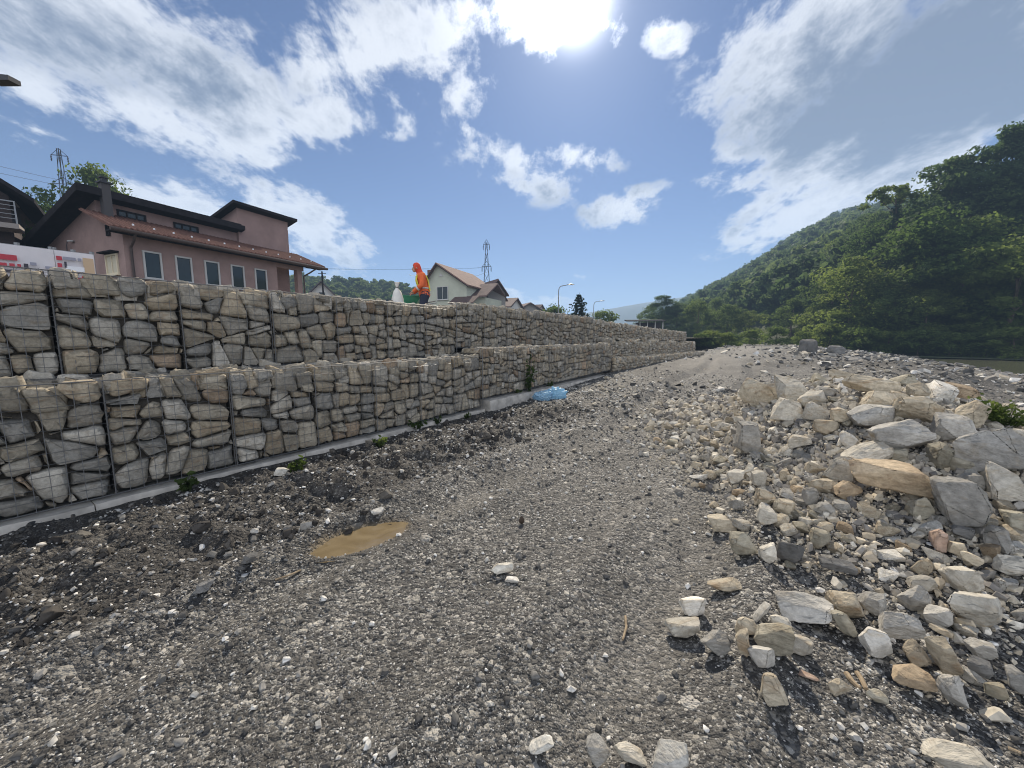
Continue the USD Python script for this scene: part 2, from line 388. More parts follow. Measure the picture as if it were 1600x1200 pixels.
def leaf_look(name, a, b, trans=0.45, rough=0.7):
    """Leaves let light through; each tree and each leaf differs a little."""
    N = {'oi': ('object_info', {}), 'geo': ('geometry', {}), 'r': ('rgb_ramp', {'ramp': [(0, a), (1, b)]}),
         'mx': ('math', {'math_type': 'multiply_add', 'value2': 0.55}), 'ir': ('math', {'math_type': 'multiply', 'value2': 0.45}),
         'p': ('principled_bsdf', {'roughness': rough, 'specular_ior_level': .12}), 't': ('translucent_bsdf', {}), 'h': ('hsv', {'hue': .485, 'saturation': 1.05, 'value': 1.5}),
         'm': ('mix_closure', {'fac': trans})}
    L = [('geo.random_per_island', 'ir.value1'), ('oi.random', 'mx.value1'), ('ir.value', 'mx.value3'), ('mx.value', 'r.fac'), ('r.color', 'p.base_color'), ('r.color', 'h.color'), ('h.color', 't.color'), ('p.BSDF', 'm.closure1'), ('t.BSDF', 'm.closure2')]
    return usdkit.material(stage, f'/World/Looks/{name}', N, L, surface='m.closure')


GRAVEL = gravel_look()
GREYMIX = pebble_look('mixed_pebble', [(0, (.04, .039, .038)), (.38, (.09, .087, .082)), (.58, (.155, .15, .14)), (.73, (.29, .275, .25)), (.85, (.46, .44, .40)), (1, (.68, .66, .62))])
RUBBLEMIX = pebble_look('mixed_rubble', [(0, (.14, .13, .12)), (.3, (.27, .25, .22)), (.6, (.40, .34, .25)), (.85, (.50, .45, .36)), (1, (.62, .58, .50))])
LEAF = leaf_look('broad_leaf', (.052, .090, .026), (.150, .198, .052), .53)
LEAF_LIGHT = leaf_look('light_leaf', (.075, .115, .032), (.170, .215, .058), .52)
LEAF_DARK = leaf_look('dark_leaf', (.046, .082, .032), (.115, .160, .052), .55)
LEAF_FAR = leaf_look('far_canopy', (.056, .092, .036), (.150, .195, .072), .48)
IVY = leaf_look('ivy_leaf', (.014, .030, .014), (.035, .058, .022), .25)
NEEDLE = leaf_look('needle', (.016, .032, .022), (.036, .056, .032), .3)
GRASS = leaf_look('grass_blade', (.05, .08, .02), (.12, .16, .05), .45)
BARK = plain('bark', (.085, .065, .045), .9, var=.35, scale=5, bump=.03)

# ------------------------------------------------------------------ the lie of the land
DX, DY = 0.562, 0.827                       # along the wall; (DY, -DX) points from the wall to the river
PUD = (-1.19, 2.90)


def along(x, y):
    return x * DX + y * DY, x * DY - y * DX


def mound(x, y):
    """The heap of quarried rock."""
    h = np.interp(y, [0.7, 1.3, 2.0, 2.9, 3.8, 4.8, 6.0, 7.2, 8.8], [0, .05, .24, .64, .90, .98, .80, .42, 0])
    h = h * (0.8 + 0.4 * fbm2(x, y, .8, 3, 5))
    u = (x - 4.3 - .12 * (y - 4))
    return h * np.where(u < 0, np.exp(-(np.abs(u) / 1.55) ** 2.6), np.exp(-(u / 2.4) ** 2))


def road(x, y):
    """1 on the compacted haul road, 0 beside it."""
    s, q = along(x, y)
    n = fbm2(x, y, .8, 3, 15) - .5
    return sstep(-3.1, -2.5, q + n) * sstep(1.0, .1, q + n * 1.2 - .04 * s) * (.75 + .25 * sstep(.35, .55, fbm2(x, y, 1.7, 3, 16)))


def ground_z(x, y, fine=True):
    x, y = np.asarray(x, float), np.asarray(y, float)
    s, q = along(x, y)
    z = .50 * sstep(5, 24, s) * sstep(8, 2, q)
    z = z + mound(x, y)
    # second low spoil bank beyond the heap, and the river bed
    z = z + .42 * np.exp(-((s - 17.5) / 3.5) ** 2 - ((q - 3.6) / 1.7) ** 2) + .16 * np.exp(-((s - 12) / 3) ** 2 - ((q - 6.5) / 1.2) ** 2)
    z = z - 1.15 * sstep(8.6, 11.5, q) * sstep(24, 19.5, q) * sstep(90, 70, s)
    z = z + .05 * (fbm2(x, y, .45, 4, 1) - .5) * 2
    # lumpy dug soil at the foot of the wall
    dug = sstep(-3.0, -3.5, q) * sstep(-5.15, -4.7, q) * sstep(9.5, 6.5, s)
    z = z + dug * (.10 * np.exp(-((q + 3.75) / .45) ** 2) + .26 * (fbm2(x, y, 2.3, 4, 3) - .5) + .26 * (fbm2(x, y, 6.5, 4, 4) - .45))
    z = z - .03 * sstep(-4.6, -5.0, q) * sstep(9.5, 6.5, s)
    # wheel ruts along the haul road
    for qq, d, w in ((-2.35, .07, .17), (-0.55, .065, .20), (-2.72, -.07, .11), (-2.0, -.04, .10), (-1.0, -.045, .13), (-.15, -.05, .12)):
        z = z - d * np.exp(-((q - qq - .18 * np.sin(s * .6 + qq)) / w) ** 2) * sstep(-3.5, 0.5, s)
    # the puddle's hollow
    a = math.radians(38)
    ex, ey = (x - PUD[0]) * math.cos(a) + (y - PUD[1]) * math.sin(a), -(x - PUD[0]) * math.sin(a) + (y - PUD[1]) * math.cos(a)
    e = np.sqrt((ex / .37) ** 2 + (ey / .19) ** 2 + 1e-9) + .5 * (fbm2(x, y, 6, 3, 9) - .5)
    w = sstep(1.25, .55, e)
    z = z * (1 - .85 * sstep(1.7, .9, e)) - .065 * w
    # rough rubble flats farther off
    far = sstep(5.5, 9, s) * sstep(-4.9, -4.0, q)
    z = z + far * (.16 * (fbm2(x, y, 1.6, 4, 6) - .5) + .07 * (fbm2(x, y, 6, 2, 8) - .5)) * sstep(-4.8, -2.6, q)
    if fine:
        k = 1 - .62 * road(x, y)
        z = z + k * (.045 * (fbm2(x, y, 3.2, 3, 11) - .5) + .024 * (fbm2(x, y, 14, 2, 12) - .5))
    return z


def hit(px, py, lift=0.0):
    """Where the line of sight through a point of the photograph meets the ground."""
    d = ray(px, py)
    t = np.geomspace(.8, 200, 4000)
    P = np.array([0, 0, EYE]) + t[:, None] * d
    below = np.nonzero(P[:, 2] < ground_z(P[:, 0], P[:, 1], False) + lift)[0]
    return P[below[0] if len(below) else -1]


def graded(lo, hi, f0, f1, step, grow):
    """Grid lines: every step between f0 and f1, wider and wider beyond."""
    mid = np.arange(f0, f1 + step / 2, step)
    up, d, s = [], mid[-1], step
    while d < hi:
        s *= grow
        d += s
        up.append(d)
    dn, d, s = [], mid[0], step
    while d > lo:
        s *= grow
        d -= s
        dn.append(d)
    return np.array(dn[::-1] + list(mid) + up)


def build_ground():
    xs, ys = graded(-2600, 2600, -5.5, 6.5, .036, 1.055), graded(-400, 2600, .9, 8.0, .034, 1.04)
    X, Y = np.meshgrid(xs, ys)
    Z = ground_z(X, Y)
    s, q = along(X, Y)
    Z = np.where(q < -5.25, np.minimum(Z, -.05), Z)
    r = np.hypot(X, Y)
    Z = Z * sstep(260, 120, r) - .3 * sstep(120, 260, r)
    nx, ny = len(xs), len(ys)
    i = np.arange(nx * ny).reshape(ny, nx)
    f = np.stack([i[:-1, :-1], i[:-1, 1:], i[1:, 1:], i[1:, :-1]], -1).reshape(-1, 4)
    m = obj('ground', (np.stack([X, Y, Z], -1).reshape(-1, 3), f), GRAVEL, None, True, 'grey gravel river bank and haul road', None, None, 'structure')
    n1 = fbm2(X, Y, 1.1, 4, 21)
    dug = sstep(-2.9, -3.5, q + 1.2 * (n1 - .5)) * sstep(10, 7, s)
    soil = dug * (.72 + .9 * (n1 - .4)) + .45 * sstep(.52, .66, fbm2(X, Y, .55, 4, 23)) * sstep(2.0, .5, q) + .6 * np.exp(-((s - 17.5) / 4) ** 2 - ((q - 4.6) / 2.4) ** 2) + .55 * sstep(9, 13, s) * sstep(-1, 1.5, q) * sstep(.42, .6, fbm2(X, Y, .5, 4, 33))
    soil = soil + .45 * sstep(.46, .62, fbm2(X, Y, .9, 3, 25)) * mound(X, Y).clip(0, .3) / .3 * sstep(3.2, 2.2, Y)
    dust = .75 * sstep(.8, 2.2, X) * sstep(1.75, 1.1, Y) * sstep(.35, .6, fbm2(X, Y, 1.6, 3, 26)) + .5 * sstep(.45, .65, fbm2(X, Y, .35, 4, 27)) * sstep(4, 8, s) + .75 * sstep(12, 20, s) * sstep(-4.2, -3, q) * sstep(-.6, -2.0, q)
    dust = dust + road(X, Y) * (.34 * sstep(.50, .68, fbm2(q * 2.6, s * .28, 1.0, 3, 35)))
    soil = soil + road(X, Y) * (.5 * sstep(.52, .68, fbm2(q * 2.6, s * .28, 1.0, 3, 36)))
    dust = dust + .09 * road(X, Y) * (.5 + fbm2(X, Y, .7, 4, 29)) + .22 * np.exp(-((q + .55) / .25) ** 2) * road(X, Y)
    soil = soil + .35 * sstep(-3.0, -3.3, q) * sstep(7, 4, s) + .35 * sstep(.50, .62, fbm2(X, Y, 1.3, 3, 30)) * (1 - road(X, Y)) * sstep(1.5, .5, q)
    a = math.radians(38)
    ex, ey = (X - PUD[0]) * math.cos(a) + (Y - PUD[1]) * math.sin(a), -(X - PUD[0]) * math.sin(a) + (Y - PUD[1]) * math.cos(a)
    soil = soil + .8 * sstep(1.75, 1.05, np.sqrt((ex / .37) ** 2 + (ey / .19) ** 2))
    silt = sstep(1.15, .85, np.sqrt((ex / .37) ** 2 + (ey / .19) ** 2))
    for nm, val in (('soil', soil), ('dust', dust), ('silt', silt)):
        UsdGeom.PrimvarsAPI(m).CreatePrimvar(nm, Sdf.ValueTypeNames.FloatArray, 'vertex').Set(Vt.FloatArray.FromNumpy(np.clip(val, 0, 1).ravel().astype(np.float32)))


build_ground()


def build_waters():
    mud = usdkit.material(stage, '/World/Looks/muddy_water', {
        'geo': ('geometry', {}), 'n': ('noise_texture', {'scale': 5.0, 'detail': 4.0, 'distortion': 1.5}), 'r': ('rgb_ramp', {'ramp': [(.3, (.155, .115, .062)), (.7, (.215, .165, .095))]}),
        'nb': ('noise_texture', {'scale': 22.0, 'detail': 2.0}), 'b': ('bump', {'strength': .25, 'distance': .004}),
        'p': ('principled_bsdf', {'roughness': .05, 'ior': 1.4, 'specular_ior_level': .6})},
        [('geo.position', 'n.vector'), ('geo.position', 'nb.vector'), ('n.fac', 'r.fac'), ('r.color', 'p.base_color'), ('nb.fac', 'b.height'), ('b.normal', 'p.normal')], surface='p.BSDF')
    a = np.arange(40) * 2 * np.pi / 40
    c, s_ = math.cos(math.radians(38)), math.sin(math.radians(38))
    e = np.stack([.46 * np.cos(a), .245 * np.sin(a)], 1)
    v = np.stack([PUD[0] + e[:, 0] * c - e[:, 1] * s_, PUD[1] + e[:, 0] * s_ + e[:, 1] * c, np.full(40, -.030)], 1)
    v = np.vstack([v, [[PUD[0], PUD[1], -.030]]])
    obj('puddle', trimesh.Trimesh(v, [[i, (i + 1) % 40, 40] for i in range(40)], process=False), mud, None, False, 'shallow puddle of muddy brown water beside the wheel rut', None, None, 'structure')
    riv = usdkit.material(stage, '/World/Looks/river_water', {
        'geo': ('geometry', {}), 'n': ('noise_texture', {'scale': 1.6, 'detail': 5.0, 'distortion': .6}), 'b': ('bump', {'strength': .5, 'distance': .06}),
        'p': ('principled_bsdf', {'base_color': (.085, .085, .055), 'roughness': .12, 'ior': 1.33})},
        [('geo.position', 'n.vector'), ('n.fac', 'b.height'), ('b.normal', 'p.normal')], surface='p.BSDF')
    S, Q = np.meshgrid(np.linspace(-20, 84, 41), np.linspace(9.0, 23, 7), indexing='ij')
    P = np.stack([S * DX + Q * DY, S * DY - Q * DX, np.full(S.shape, -.50)], -1).reshape(-1, 3)
    i = np.arange(41 * 7).reshape(41, 7)
    obj('river', (P, np.stack([i[:-1, :-1], i[:-1, 1:], i[1:, 1:], i[1:, :-1]], -1).reshape(-1, 4)[:, ::-1]), riv, None, False, 'shallow brownish river beyond the gravel bar', None, None, 'structure')


build_waters()


def build_terrace():
    """The filled ground behind the wall; it climbs towards the houses."""
    S, Q = np.meshgrid(np.concatenate([np.linspace(-6, 30, 37), np.linspace(34, 260, 40)]), np.concatenate([np.linspace(6.5, 26, 16), np.linspace(32, 240, 24)]), indexing='ij')
    lvl = 2.0 + 1.0 * sstep(9, 22, Q) * sstep(30, 12, S) + .2 * (fbm2(S, Q, .3, 3, 31) - .5)
    lvl = np.where(S > 14.5, np.minimum(lvl, 2.0 - .5 * sstep(14.5, 24, S)), lvl)
    P = np.stack([S * DX - Q * DY, S * DY + Q * DX, lvl], -1).reshape(-1, 3)
    n, k = S.shape
    i = np.arange(n * k).reshape(n, k)
    obj('terrace', (P, np.stack([i[:-1, :-1], i[1:, :-1], i[1:, 1:], i[:-1, 1:]], -1).reshape(-1, 4)[:, ::-1]), plain('terrace_soil', (.14, .12, .085), .9, var=.4, scale=1.5, bump=.05), None, True, 'filled earth terrace behind the stone wall', None, None, 'structure')


build_terrace()

# ------------------------------------------------------------------ gabion wall
rng = np.random.default_rng(11)


def split(g, r, size):
    """Break a block outline in two with an uneven, slightly slanting cut until the pieces are stone-sized."""
    x0, y0, x1, y1 = g.bounds
    if g.area < size * size * r.uniform(.55, 1.75) and max(x1 - x0, y1 - y0) < size * 1.7:
        return [g]
    wide = (x1 - x0) > (y1 - y0) * r.uniform(.9, 1.5)
    t = r.uniform(.38, .62)
    c = np.array([x0 + (x1 - x0) * (t if wide else .5), y0 + (y1 - y0) * (.5 if wide else t)])
    a = (math.pi / 2 if wide else 0) + r.normal(0, .24 if wide else .20)
    d, n = np.array([math.cos(a), math.sin(a)]) * 3, np.array([-math.sin(a), math.cos(a)]) * 3
    out = []
    for sg in (1, -1):
        p = g.intersection(Polygon([c - d, c + d, c + d + n * sg, c - d + n * sg]))
        p = max(p.geoms, key=lambda q: q.area) if p.geom_type != 'Polygon' and not p.is_empty else p
        if not p.is_empty:
            out += split(p, r, size)
    return out


def cells(w, h, size, r):
    """Outlines of blocky, tightly packed stones in a w x h face: big ones with knocked-off corners, chips in the gaps between."""
    rect = sbox(.010, .006, w - .010, h - .006)
    res = []
    for g in split(rect, r, size):
        p = np.array(g.exterior.coords)[:-1]
        c = np.array([g.centroid.x, g.centroid.y])
        L = math.sqrt(g.area)
        body = g
        for q in p[r.permutation(len(p))[:int(r.choice([0, 1, 2, 3], p=[.12, .36, .36, .16]))]]:
            dq = q - c
            f = r.uniform(.10, .34)
            m = q - dq * f
            dq = dq / np.linalg.norm(dq) * 2
            a = r.normal(0, .35)
            dq = np.array([dq[0] * math.cos(a) - dq[1] * math.sin(a), dq[0] * math.sin(a) + dq[1] * math.cos(a)])
            tn = np.array([-dq[1], dq[0]])
            half = Polygon([m + tn, m + tn + dq, m - tn + dq, m - tn])
            chip, b2 = body.intersection(half), body.difference(half)
            if b2.geom_type != 'Polygon' or b2.is_empty or b2.area < .55 * g.area:
                continue
            body = b2
            if chip.geom_type == 'Polygon' and chip.area > .0011 and r.random() < .55:
                res.append((chip.buffer(-.005), .10))
        res.append((body, r.uniform(.10, .24)))
    out = []
    for g, k in res:
        if g.is_empty or g.geom_type != 'Polygon':
            continue
        gap = r.uniform(.0005, .004)
        rr = min(.05, math.sqrt(g.area) * k)
        g = g.buffer(-gap - rr).buffer(rr, quad_segs=2).simplify(.004)
        if g.geom_type == 'Polygon' and not g.is_empty and g.area > .0006:
            out.append(g)
    return out


def stone(poly, r, bulge=.02, depth=.12):
    """A stone with the given outline: (a, b) in the face, third axis outwards."""
    p = np.array(poly.exterior.coords)[:-1]
    if poly.exterior.is_ccw is False:
        p = p[::-1]
    c = p.mean(0)
    n = len(p)
    size = math.sqrt(poly.area)
    p = np.vstack([[a + (b - a) * t for t in ((0, .5) if np.linalg.norm(b - a) > .09 else (0,))] for a, b in zip(p, np.roll(p, -1, 0))])
    n = len(p)
    p = p + r.normal(0, .0055, p.shape)
    tilt = r.normal(0, .10, 2)
    off = r.uniform(-.032, .006)
    sh = r.uniform(.80, .92)

    def lay(sc, dz, jit):
        a = c + (p - c) * sc
        return np.column_stack([a, off + dz + (a - c) @ tilt + r.normal(0, jit, n)])
    v = np.vstack([lay(.8, -depth, 0), lay(1.0, -.030, .006), lay(sh, min(.014, size * .075), .006), lay(.42, min(.018, size * .10), .005)])
    cz = off + min(.018, size * .10) + r.normal(0, .006)
    v = np.vstack([v, [[c[0], c[1], cz]]])
    f = []
    for k in range(3):
        for i in range(n):
            j = (i + 1) % n
            a, b = k * n, (k + 1) * n
            f += [[a + i, a + j, b + j], [a + i, b + j, b + i]]
    f += [[3 * n + i, 3 * n + (i + 1) % n, 4 * n] for i in range(n)]
    return v, np.array(f)


def grid_wires(w, h, step, rad, fn):
    """A welded grid over a w x h face; fn maps (a, b, out) to a point."""
    out = []
    for a in np.arange(step, w - .01, step):
        out.append(rod(fn(a, 0, .028), fn(a, h, .028), rad, 3))
    for b in np.arange(step, h - .01, step):
        out.append(rod(fn(0, b, .030), fn(w, b, .030), rad, 3))
    return out


def basket(o, ax, w, h, depth, size, seed, label, group, top=0.0, wires=True, cat='gabion'):
    """A wire basket of stone. o: lower front corner, ax: direction along the face (plan); the face looks to the right of ax."""
    r = np.random.default_rng(seed)
    t = thing('gabion_basket', label, cat, o, math.atan2(ax[1], ax[0]), group)
    front = lambda a, b, c: np.array([a, -c, b])
    over = lambda a, b, c: np.array([a, b, h + c])
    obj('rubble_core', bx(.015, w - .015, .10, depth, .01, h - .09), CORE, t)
    wts = [.36, .27, .15, .06, .07, .09]
    for g in cells(w, h, size, r):
        v, f = stone(g, r)
        cxy = g.centroid
        if h - cxy.y < size * .6:                       # the top course is uneven
            v[:, 1] += r.uniform(-.055, .045)
        V = np.column_stack([v[:, 0], -v[:, 2], v[:, 1]])
        obj('stone', trimesh.Trimesh(V, f, process=False), FACE[r.choice(6, p=wts)], t, 58)
    if top > 0:
        for g in cells(w, top, size * .8, r):
            v, f = stone(g, r, depth=.10)
            V = np.column_stack([v[:, 0], v[:, 1] + .015, v[:, 2] * 1.6 + h - .022 + r.uniform(-.03, .065)])
            obj('stone', trimesh.Trimesh(V, f, process=False), FACE[r.choice(6, p=[.3, .25, .15, .04, .21, .05])], t, 40)
    if wires:
        g = grid_wires(w, h, .10, .0027, front)
        if top > 0:
            g += grid_wires(w, top, .12, .0021, lambda a, b, c: over(a, b, c - .01))
        obj('wire_panel', cat_(g), WIRE, t, kind='stuff')
        e = [rod(front(0, 0, .03), front(0, h, .03), .006, 4), rod(front(w, 0, .03), front(w, h, .03), .006, 4), rod(front(0, h, .03), front(w, h, .03), .005, 4), rod(front(0, .004, .03), front(w, .004, .03), .005, 4)]
        k = int(h / .07)
        for xx in (0.0, w):
            for i in range(k):
                z0, z1 = i * h / k, (i + .5) * h / k
                e.append(rod(front(xx - .014, z0, .030), front(xx + .014, z1, .038), .0028, 3))
        obj('binding_wire', cat_(e), WIRE, t, kind='stuff')
    return t


ORD = ['first', 'second', 'third', 'fourth', 'fifth', 'sixth', 'seventh', 'eighth', 'ninth', 'tenth', 'eleventh', 'twelfth']
D2 = np.array([DX, DY])
NQ = np.array([DY, -DX])                    # towards the river


def wpt(s, q):
    return np.array([s * DX + q * DY, s * DY - q * DX])


LOWER1 = [-1.2, -.19, .80, 1.82, 2.81, 3.78, 4.71, 5.60, 6.47]
UPPER1 = [-1.45, -.36, .65, 1.65, 2.68, 3.66, 4.66, 5.62, 6.52]
SZ = .262
for i, (a, b) in enumerate(zip(LOWER1[:-1], LOWER1[1:])):
    o = wpt(a, -5.2)
    basket((*o, .055), D2, b - a, 1.105, .95, SZ if b < 3 else SZ * .9, 100 + i, f'wire basket of grey and tan stones in the lower tier, {ORD[i]} from the left', 'gabion baskets of the lower tier', .62)
for i, (a, b) in enumerate(zip(UPPER1[:-1], UPPER1[1:])):
    o = wpt(a, -5.97)
    basket((*o, 1.165), D2, b - a, 1.05, .95, SZ if b < 3.7 else SZ * .82, 200 + i, f'wire basket of grey stones in the upper tier, {ORD[i]} from the left', 'gabion baskets of the upper tier', .45)
for i in range(8):
    o = wpt(6.49 + i, -5.2)
    basket((*o, .225 + .01 * i), D2, 1.0, 1.09 - .012 * i, .95, SZ * .78, 300 + i, f'{ORD[i]} small-stone basket along the raised footing, counted from its near end, lower tier', 'gabion baskets on the raised footing', .62)
    o = wpt(6.535 + i, -5.97)
    basket((*o, 1.32), D2, 1.0, 1.01, .95, SZ * .78, 330 + i, f'{ORD[i]} small-stone basket beyond the step in the coping, counted from the step, upper tier', 'gabion baskets beyond the step', .3)
BEND = [np.array([3.93, 14.75]), np.array([8.6, 19.9]), np.array([11.6, 23.2])]
k = 0
for leg in range(2):
    A, B = BEND[leg], BEND[leg + 1]
    Ld = np.linalg.norm(B - A)
    ax = (B - A) / Ld
    nl = np.array([-ax[1], ax[0]])
    nb = 6 if leg == 0 else 3
    for i in range(nb):
        for tier, (zb, zt) in enumerate((((.14), .74), (.70, 1.50), (1.46, 2.26))):
            f = (k + i) / 9
            zb2, zt2 = zb + (.22 - .0 * tier) * f * (tier == 0) - .12 * f * (tier > 0), zt - (.04, .22, .42)[tier] * f - (.12 if tier == 1 and i % 2 else 0)
            o = A + ax * (Ld / nb * i) + nl * (.55 * tier)
            basket((*o, zb2), ax, Ld / nb - .01, max(.3, zt2 - zb2), .9, .15, 400 + k * 10 + i * 3 + tier,
                   f'{("lowest", "middle", "highest")[tier]} tier basket in the far bend of the wall, {ORD[k + i]} from its near end', 'gabion baskets of the far bend', .5, wires=False)
    k += nb


def slab(name, s0, s1, q0, q1, z0, z1, label, joint=2.0):
    a = wpt(s0, q0)
    t = thing(name, label, 'footing', (*a, 0), math.atan2(DY, DX))
    n = max(1, round((s1 - s0) / joint))
    for i in range(n):
        u0, u1 = (s1 - s0) * i / n + .004, (s1 - s0) * (i + 1) / n - .004
        m = bx(u0, u1, 0, q0 - q1, z0, z1)
        m = m.subdivide().subdivide().subdivide()
        v = m.vertices
        top = v[:, 2] > z1 - 1e-4
        front = np.abs(v[:, 1]) < 1e-4
        nz = meshkit.fbm(np.column_stack([v[:, 0] * 5 + s0, v[:, 1] * 5, v[:, 2] * 5 + i]), 3, 3) - .5
        v[:, 2] += np.where(top, nz * .022, 0)
        v[:, 1] += np.where(front, nz * .03, 0) + np.where(front & top, .012, 0)
        obj('footing_slab', trimesh.Trimesh(v, m.faces, process=False), CONCRETE, t, 30)
    return t


slab('concrete_footing', -1.3, 6.46, -5.085, -5.9, -.4, .025, 'thin pale concrete footing strip under the near lower tier')
slab('concrete_footing', 6.50, 14.4, -4.98, -5.9, -.4, .20, 'raised concrete footing under the farther lower tier')


# ------------------------------------------------------------------ hills and forest
def tangents(pts, lower=0.0):
    """Compass angle and slope of a skyline given in the photograph."""
    out = []
    for x, y in pts:
        d = ray(x, y)
        out.append((math.atan2(d[0], d[1]), d[2] / math.hypot(d[0], d[1])))
    a = np.array(out)
    return a[:, 0], a[:, 1]


BANK = np.array([[90, 36], [58, 44], [44, 48], [42.5, 63], [45, 90], [58, 140]])
bank_az = np.arctan2(BANK[:, 0], BANK[:, 1])
bank_r = np.hypot(BANK[:, 0], BANK[:, 1])
H_AZ, H_SL = tangents([(1010, 520), (1040, 495), (1060, 478), (1100, 458), (1150, 432), (1200, 403), (1250, 370), (1300, 345), (1340, 332), (1400, 322), (1480, 312), (1600, 296), (2400, 250)])
HR = 330.0


def hill_z(x, y):
    az, r = np.arctan2(x, y), np.hypot(x, y)
    r0 = np.interp(az, bank_az[::-1], bank_r[::-1]) + 4
    h = np.interp(az, H_AZ, H_SL, left=0) * HR + EYE - 7
    t = np.clip((r - r0) / (HR - r0), 0, 1)
    up = np.clip(h, 0, None) * (t ** .9)
    return -.4 + .9 * sstep(0, .02, t) + up - np.clip(r - 430, 0, None) * .35 + 3.0 * (fbm2(x, y, .02, 3, 41) - .5) * sstep(0, .2, t)


L_AZ, L_SL = tangents([(-900, 300), (-300, 420), (300, 447), (380, 452), (450, 437), (500, 441), (560, 446), (620, 449), (660, 462), (720, 476), (800, 492), (860, 502)])
LR = 230.0


def left_hill_z(x, y):
    az, r = np.arctan2(x, y), np.hypot(x, y)
    h = np.interp(az, L_AZ, L_SL, right=0) * LR + EYE - 7
    t = np.clip((r - 90) / (LR - 90), 0, 1)
    return 1.0 + np.clip(h, 0, None) * sstep(0, 1, t) - np.clip(r - 300, 0, None) * .3


def polar_sheet(az0, az1, na, r0, r1, nr, fz):
    A, R = np.meshgrid(np.linspace(az0, az1, na), np.geomspace(r0, r1, nr), indexing='ij')
    X, Y = R * np.sin(A), R * np.cos(A)
    i = np.arange(na * nr).reshape(na, nr)
    return np.stack([X, Y, fz(X, Y)], -1).reshape(-1, 3), np.stack([i[:-1, :-1], i[1:, :-1], i[1:, 1:], i[:-1, 1:]], -1).reshape(-1, 4)[:, :]


UNDER = plain('forest_floor', (.050, .062, .026), .95, var=.5, scale=.4)
v, f = polar_sheet(math.radians(18), math.radians(80), 90, 56, 620, 60, hill_z)
obj('hillside', (v, f), UNDER, None, True, 'steep wooded hillside across the river', None, None, 'structure')
v, f = polar_sheet(math.radians(-75), math.radians(6), 80, 92, 420, 24, left_hill_z)
obj('far_hill', (v, f), UNDER, None, True, 'low wooded hill behind the houses', None, None, 'structure')


def mountain(x, y):
    az, r = np.arctan2(x, y), np.hypot(x, y)
    a, sl = tangents([(780, 512), (840, 503), (880, 497), (920, 489), (950, 484), (985, 478), (1010, 474), (1060, 466), (1150, 455), (1300, 450)])
    h = np.interp(az, a, sl, left=0) * 1180 + 2
    return np.clip(h, 0, None) * sstep(750, 1180, r) * sstep(1700, 1180, r) + 10 * (fbm2(x, y, .006, 4, 51) - .5) * sstep(750, 1000, r) - 6 * sstep(850, 720, r)


v, f = polar_sheet(math.radians(-6), math.radians(42), 110, 700, 1680, 26, mountain)
obj('far_mountain', (v, f), plain('mountain_forest', (.028, .045, .022), .95, var=.3, scale=.01), None, True, 'long blue mountain ridge at the end of the valley', None, None, 'structure')


def leaves(centers, sizes, r, outward=None, fold=.25):
    """One bent quad (two triangles) per leaf spray."""
    n = len(centers)
    nrm = r.normal(0, 1, (n, 3))
    if outward is not None:
        nrm = nrm * .75 + outward * .9
    nrm[:, 2] += .35
    nrm /= np.linalg.norm(nrm, axis=1, keepdims=True) + 1e-9
    t = np.cross(nrm, r.normal(0, 1, (n, 3)))
    t /= np.linalg.norm(t, axis=1, keepdims=True) + 1e-9
    b = np.cross(nrm, t)
    s = np.asarray(sizes)[:, None]
    v = np.stack([centers - t * s * .62, centers + b * s * .36 + nrm * s * fold * r.uniform(-.4, .4, (n, 1)), centers + t * s * .62 - nrm * s * fold * .5, centers - b * s * .36], 1).reshape(-1, 3)
    k = np.arange(n)[:, None] * 4
    f = np.vstack([k + [0, 1, 2], k + [0, 2, 3]])
    return trimesh.Trimesh(v, f, process=False)


def crown_points(r, h, w, nclump, per, lo=.15, shape='round', spread=1.0):
    """Clumps of leaf sprays through an uneven crown; returns centres, outward directions and clump centres."""
    C = []
    k = 0
    while len(C) < nclump and k < 20000:
        k += 1
        z = lo + (.94 - lo) * r.uniform(0, 1.0)
        u = (z - lo) / (.94 - lo)
        if shape == 'round':
            prof = math.sin(math.pi * min(1, .12 + .86 * u)) ** .6
        elif shape == 'tall':
            prof = (math.sin(math.pi * min(1, .10 + .86 * u)) ** .55) * (1.05 - .35 * u)
        elif shape == 'spire':
            prof = (1 - u) ** .8 * .95 + .06
        else:
            prof = math.sqrt(max(0, 1 - u ** 2)) * .95 + .05
        a = r.uniform(0, 2 * np.pi)
        rr = prof * math.sqrt(r.uniform(.12, 1)) * (1 + .28 * math.sin(3 * a + 7 * z) + .15 * math.sin(5 * a - 3))
        C.append((rr * w / 2 * math.cos(a), rr * w / 2 * math.sin(a), z * h))
    C = np.array(C)
    cr = w * .155 * spread * r.uniform(.55, 1.35, len(C))
    P, O = [], []
    for c, q in zip(C, cr):
        g = r.normal(0, 1, (per, 3))
        g /= np.linalg.norm(g, axis=1, keepdims=True)
        g = g * (r.uniform(.15, 1, (per, 1)) ** .45)
        P.append(c + g * q * [1, 1, .62])
        O.append(g)
    return np.vstack(P), np.vstack(O), C


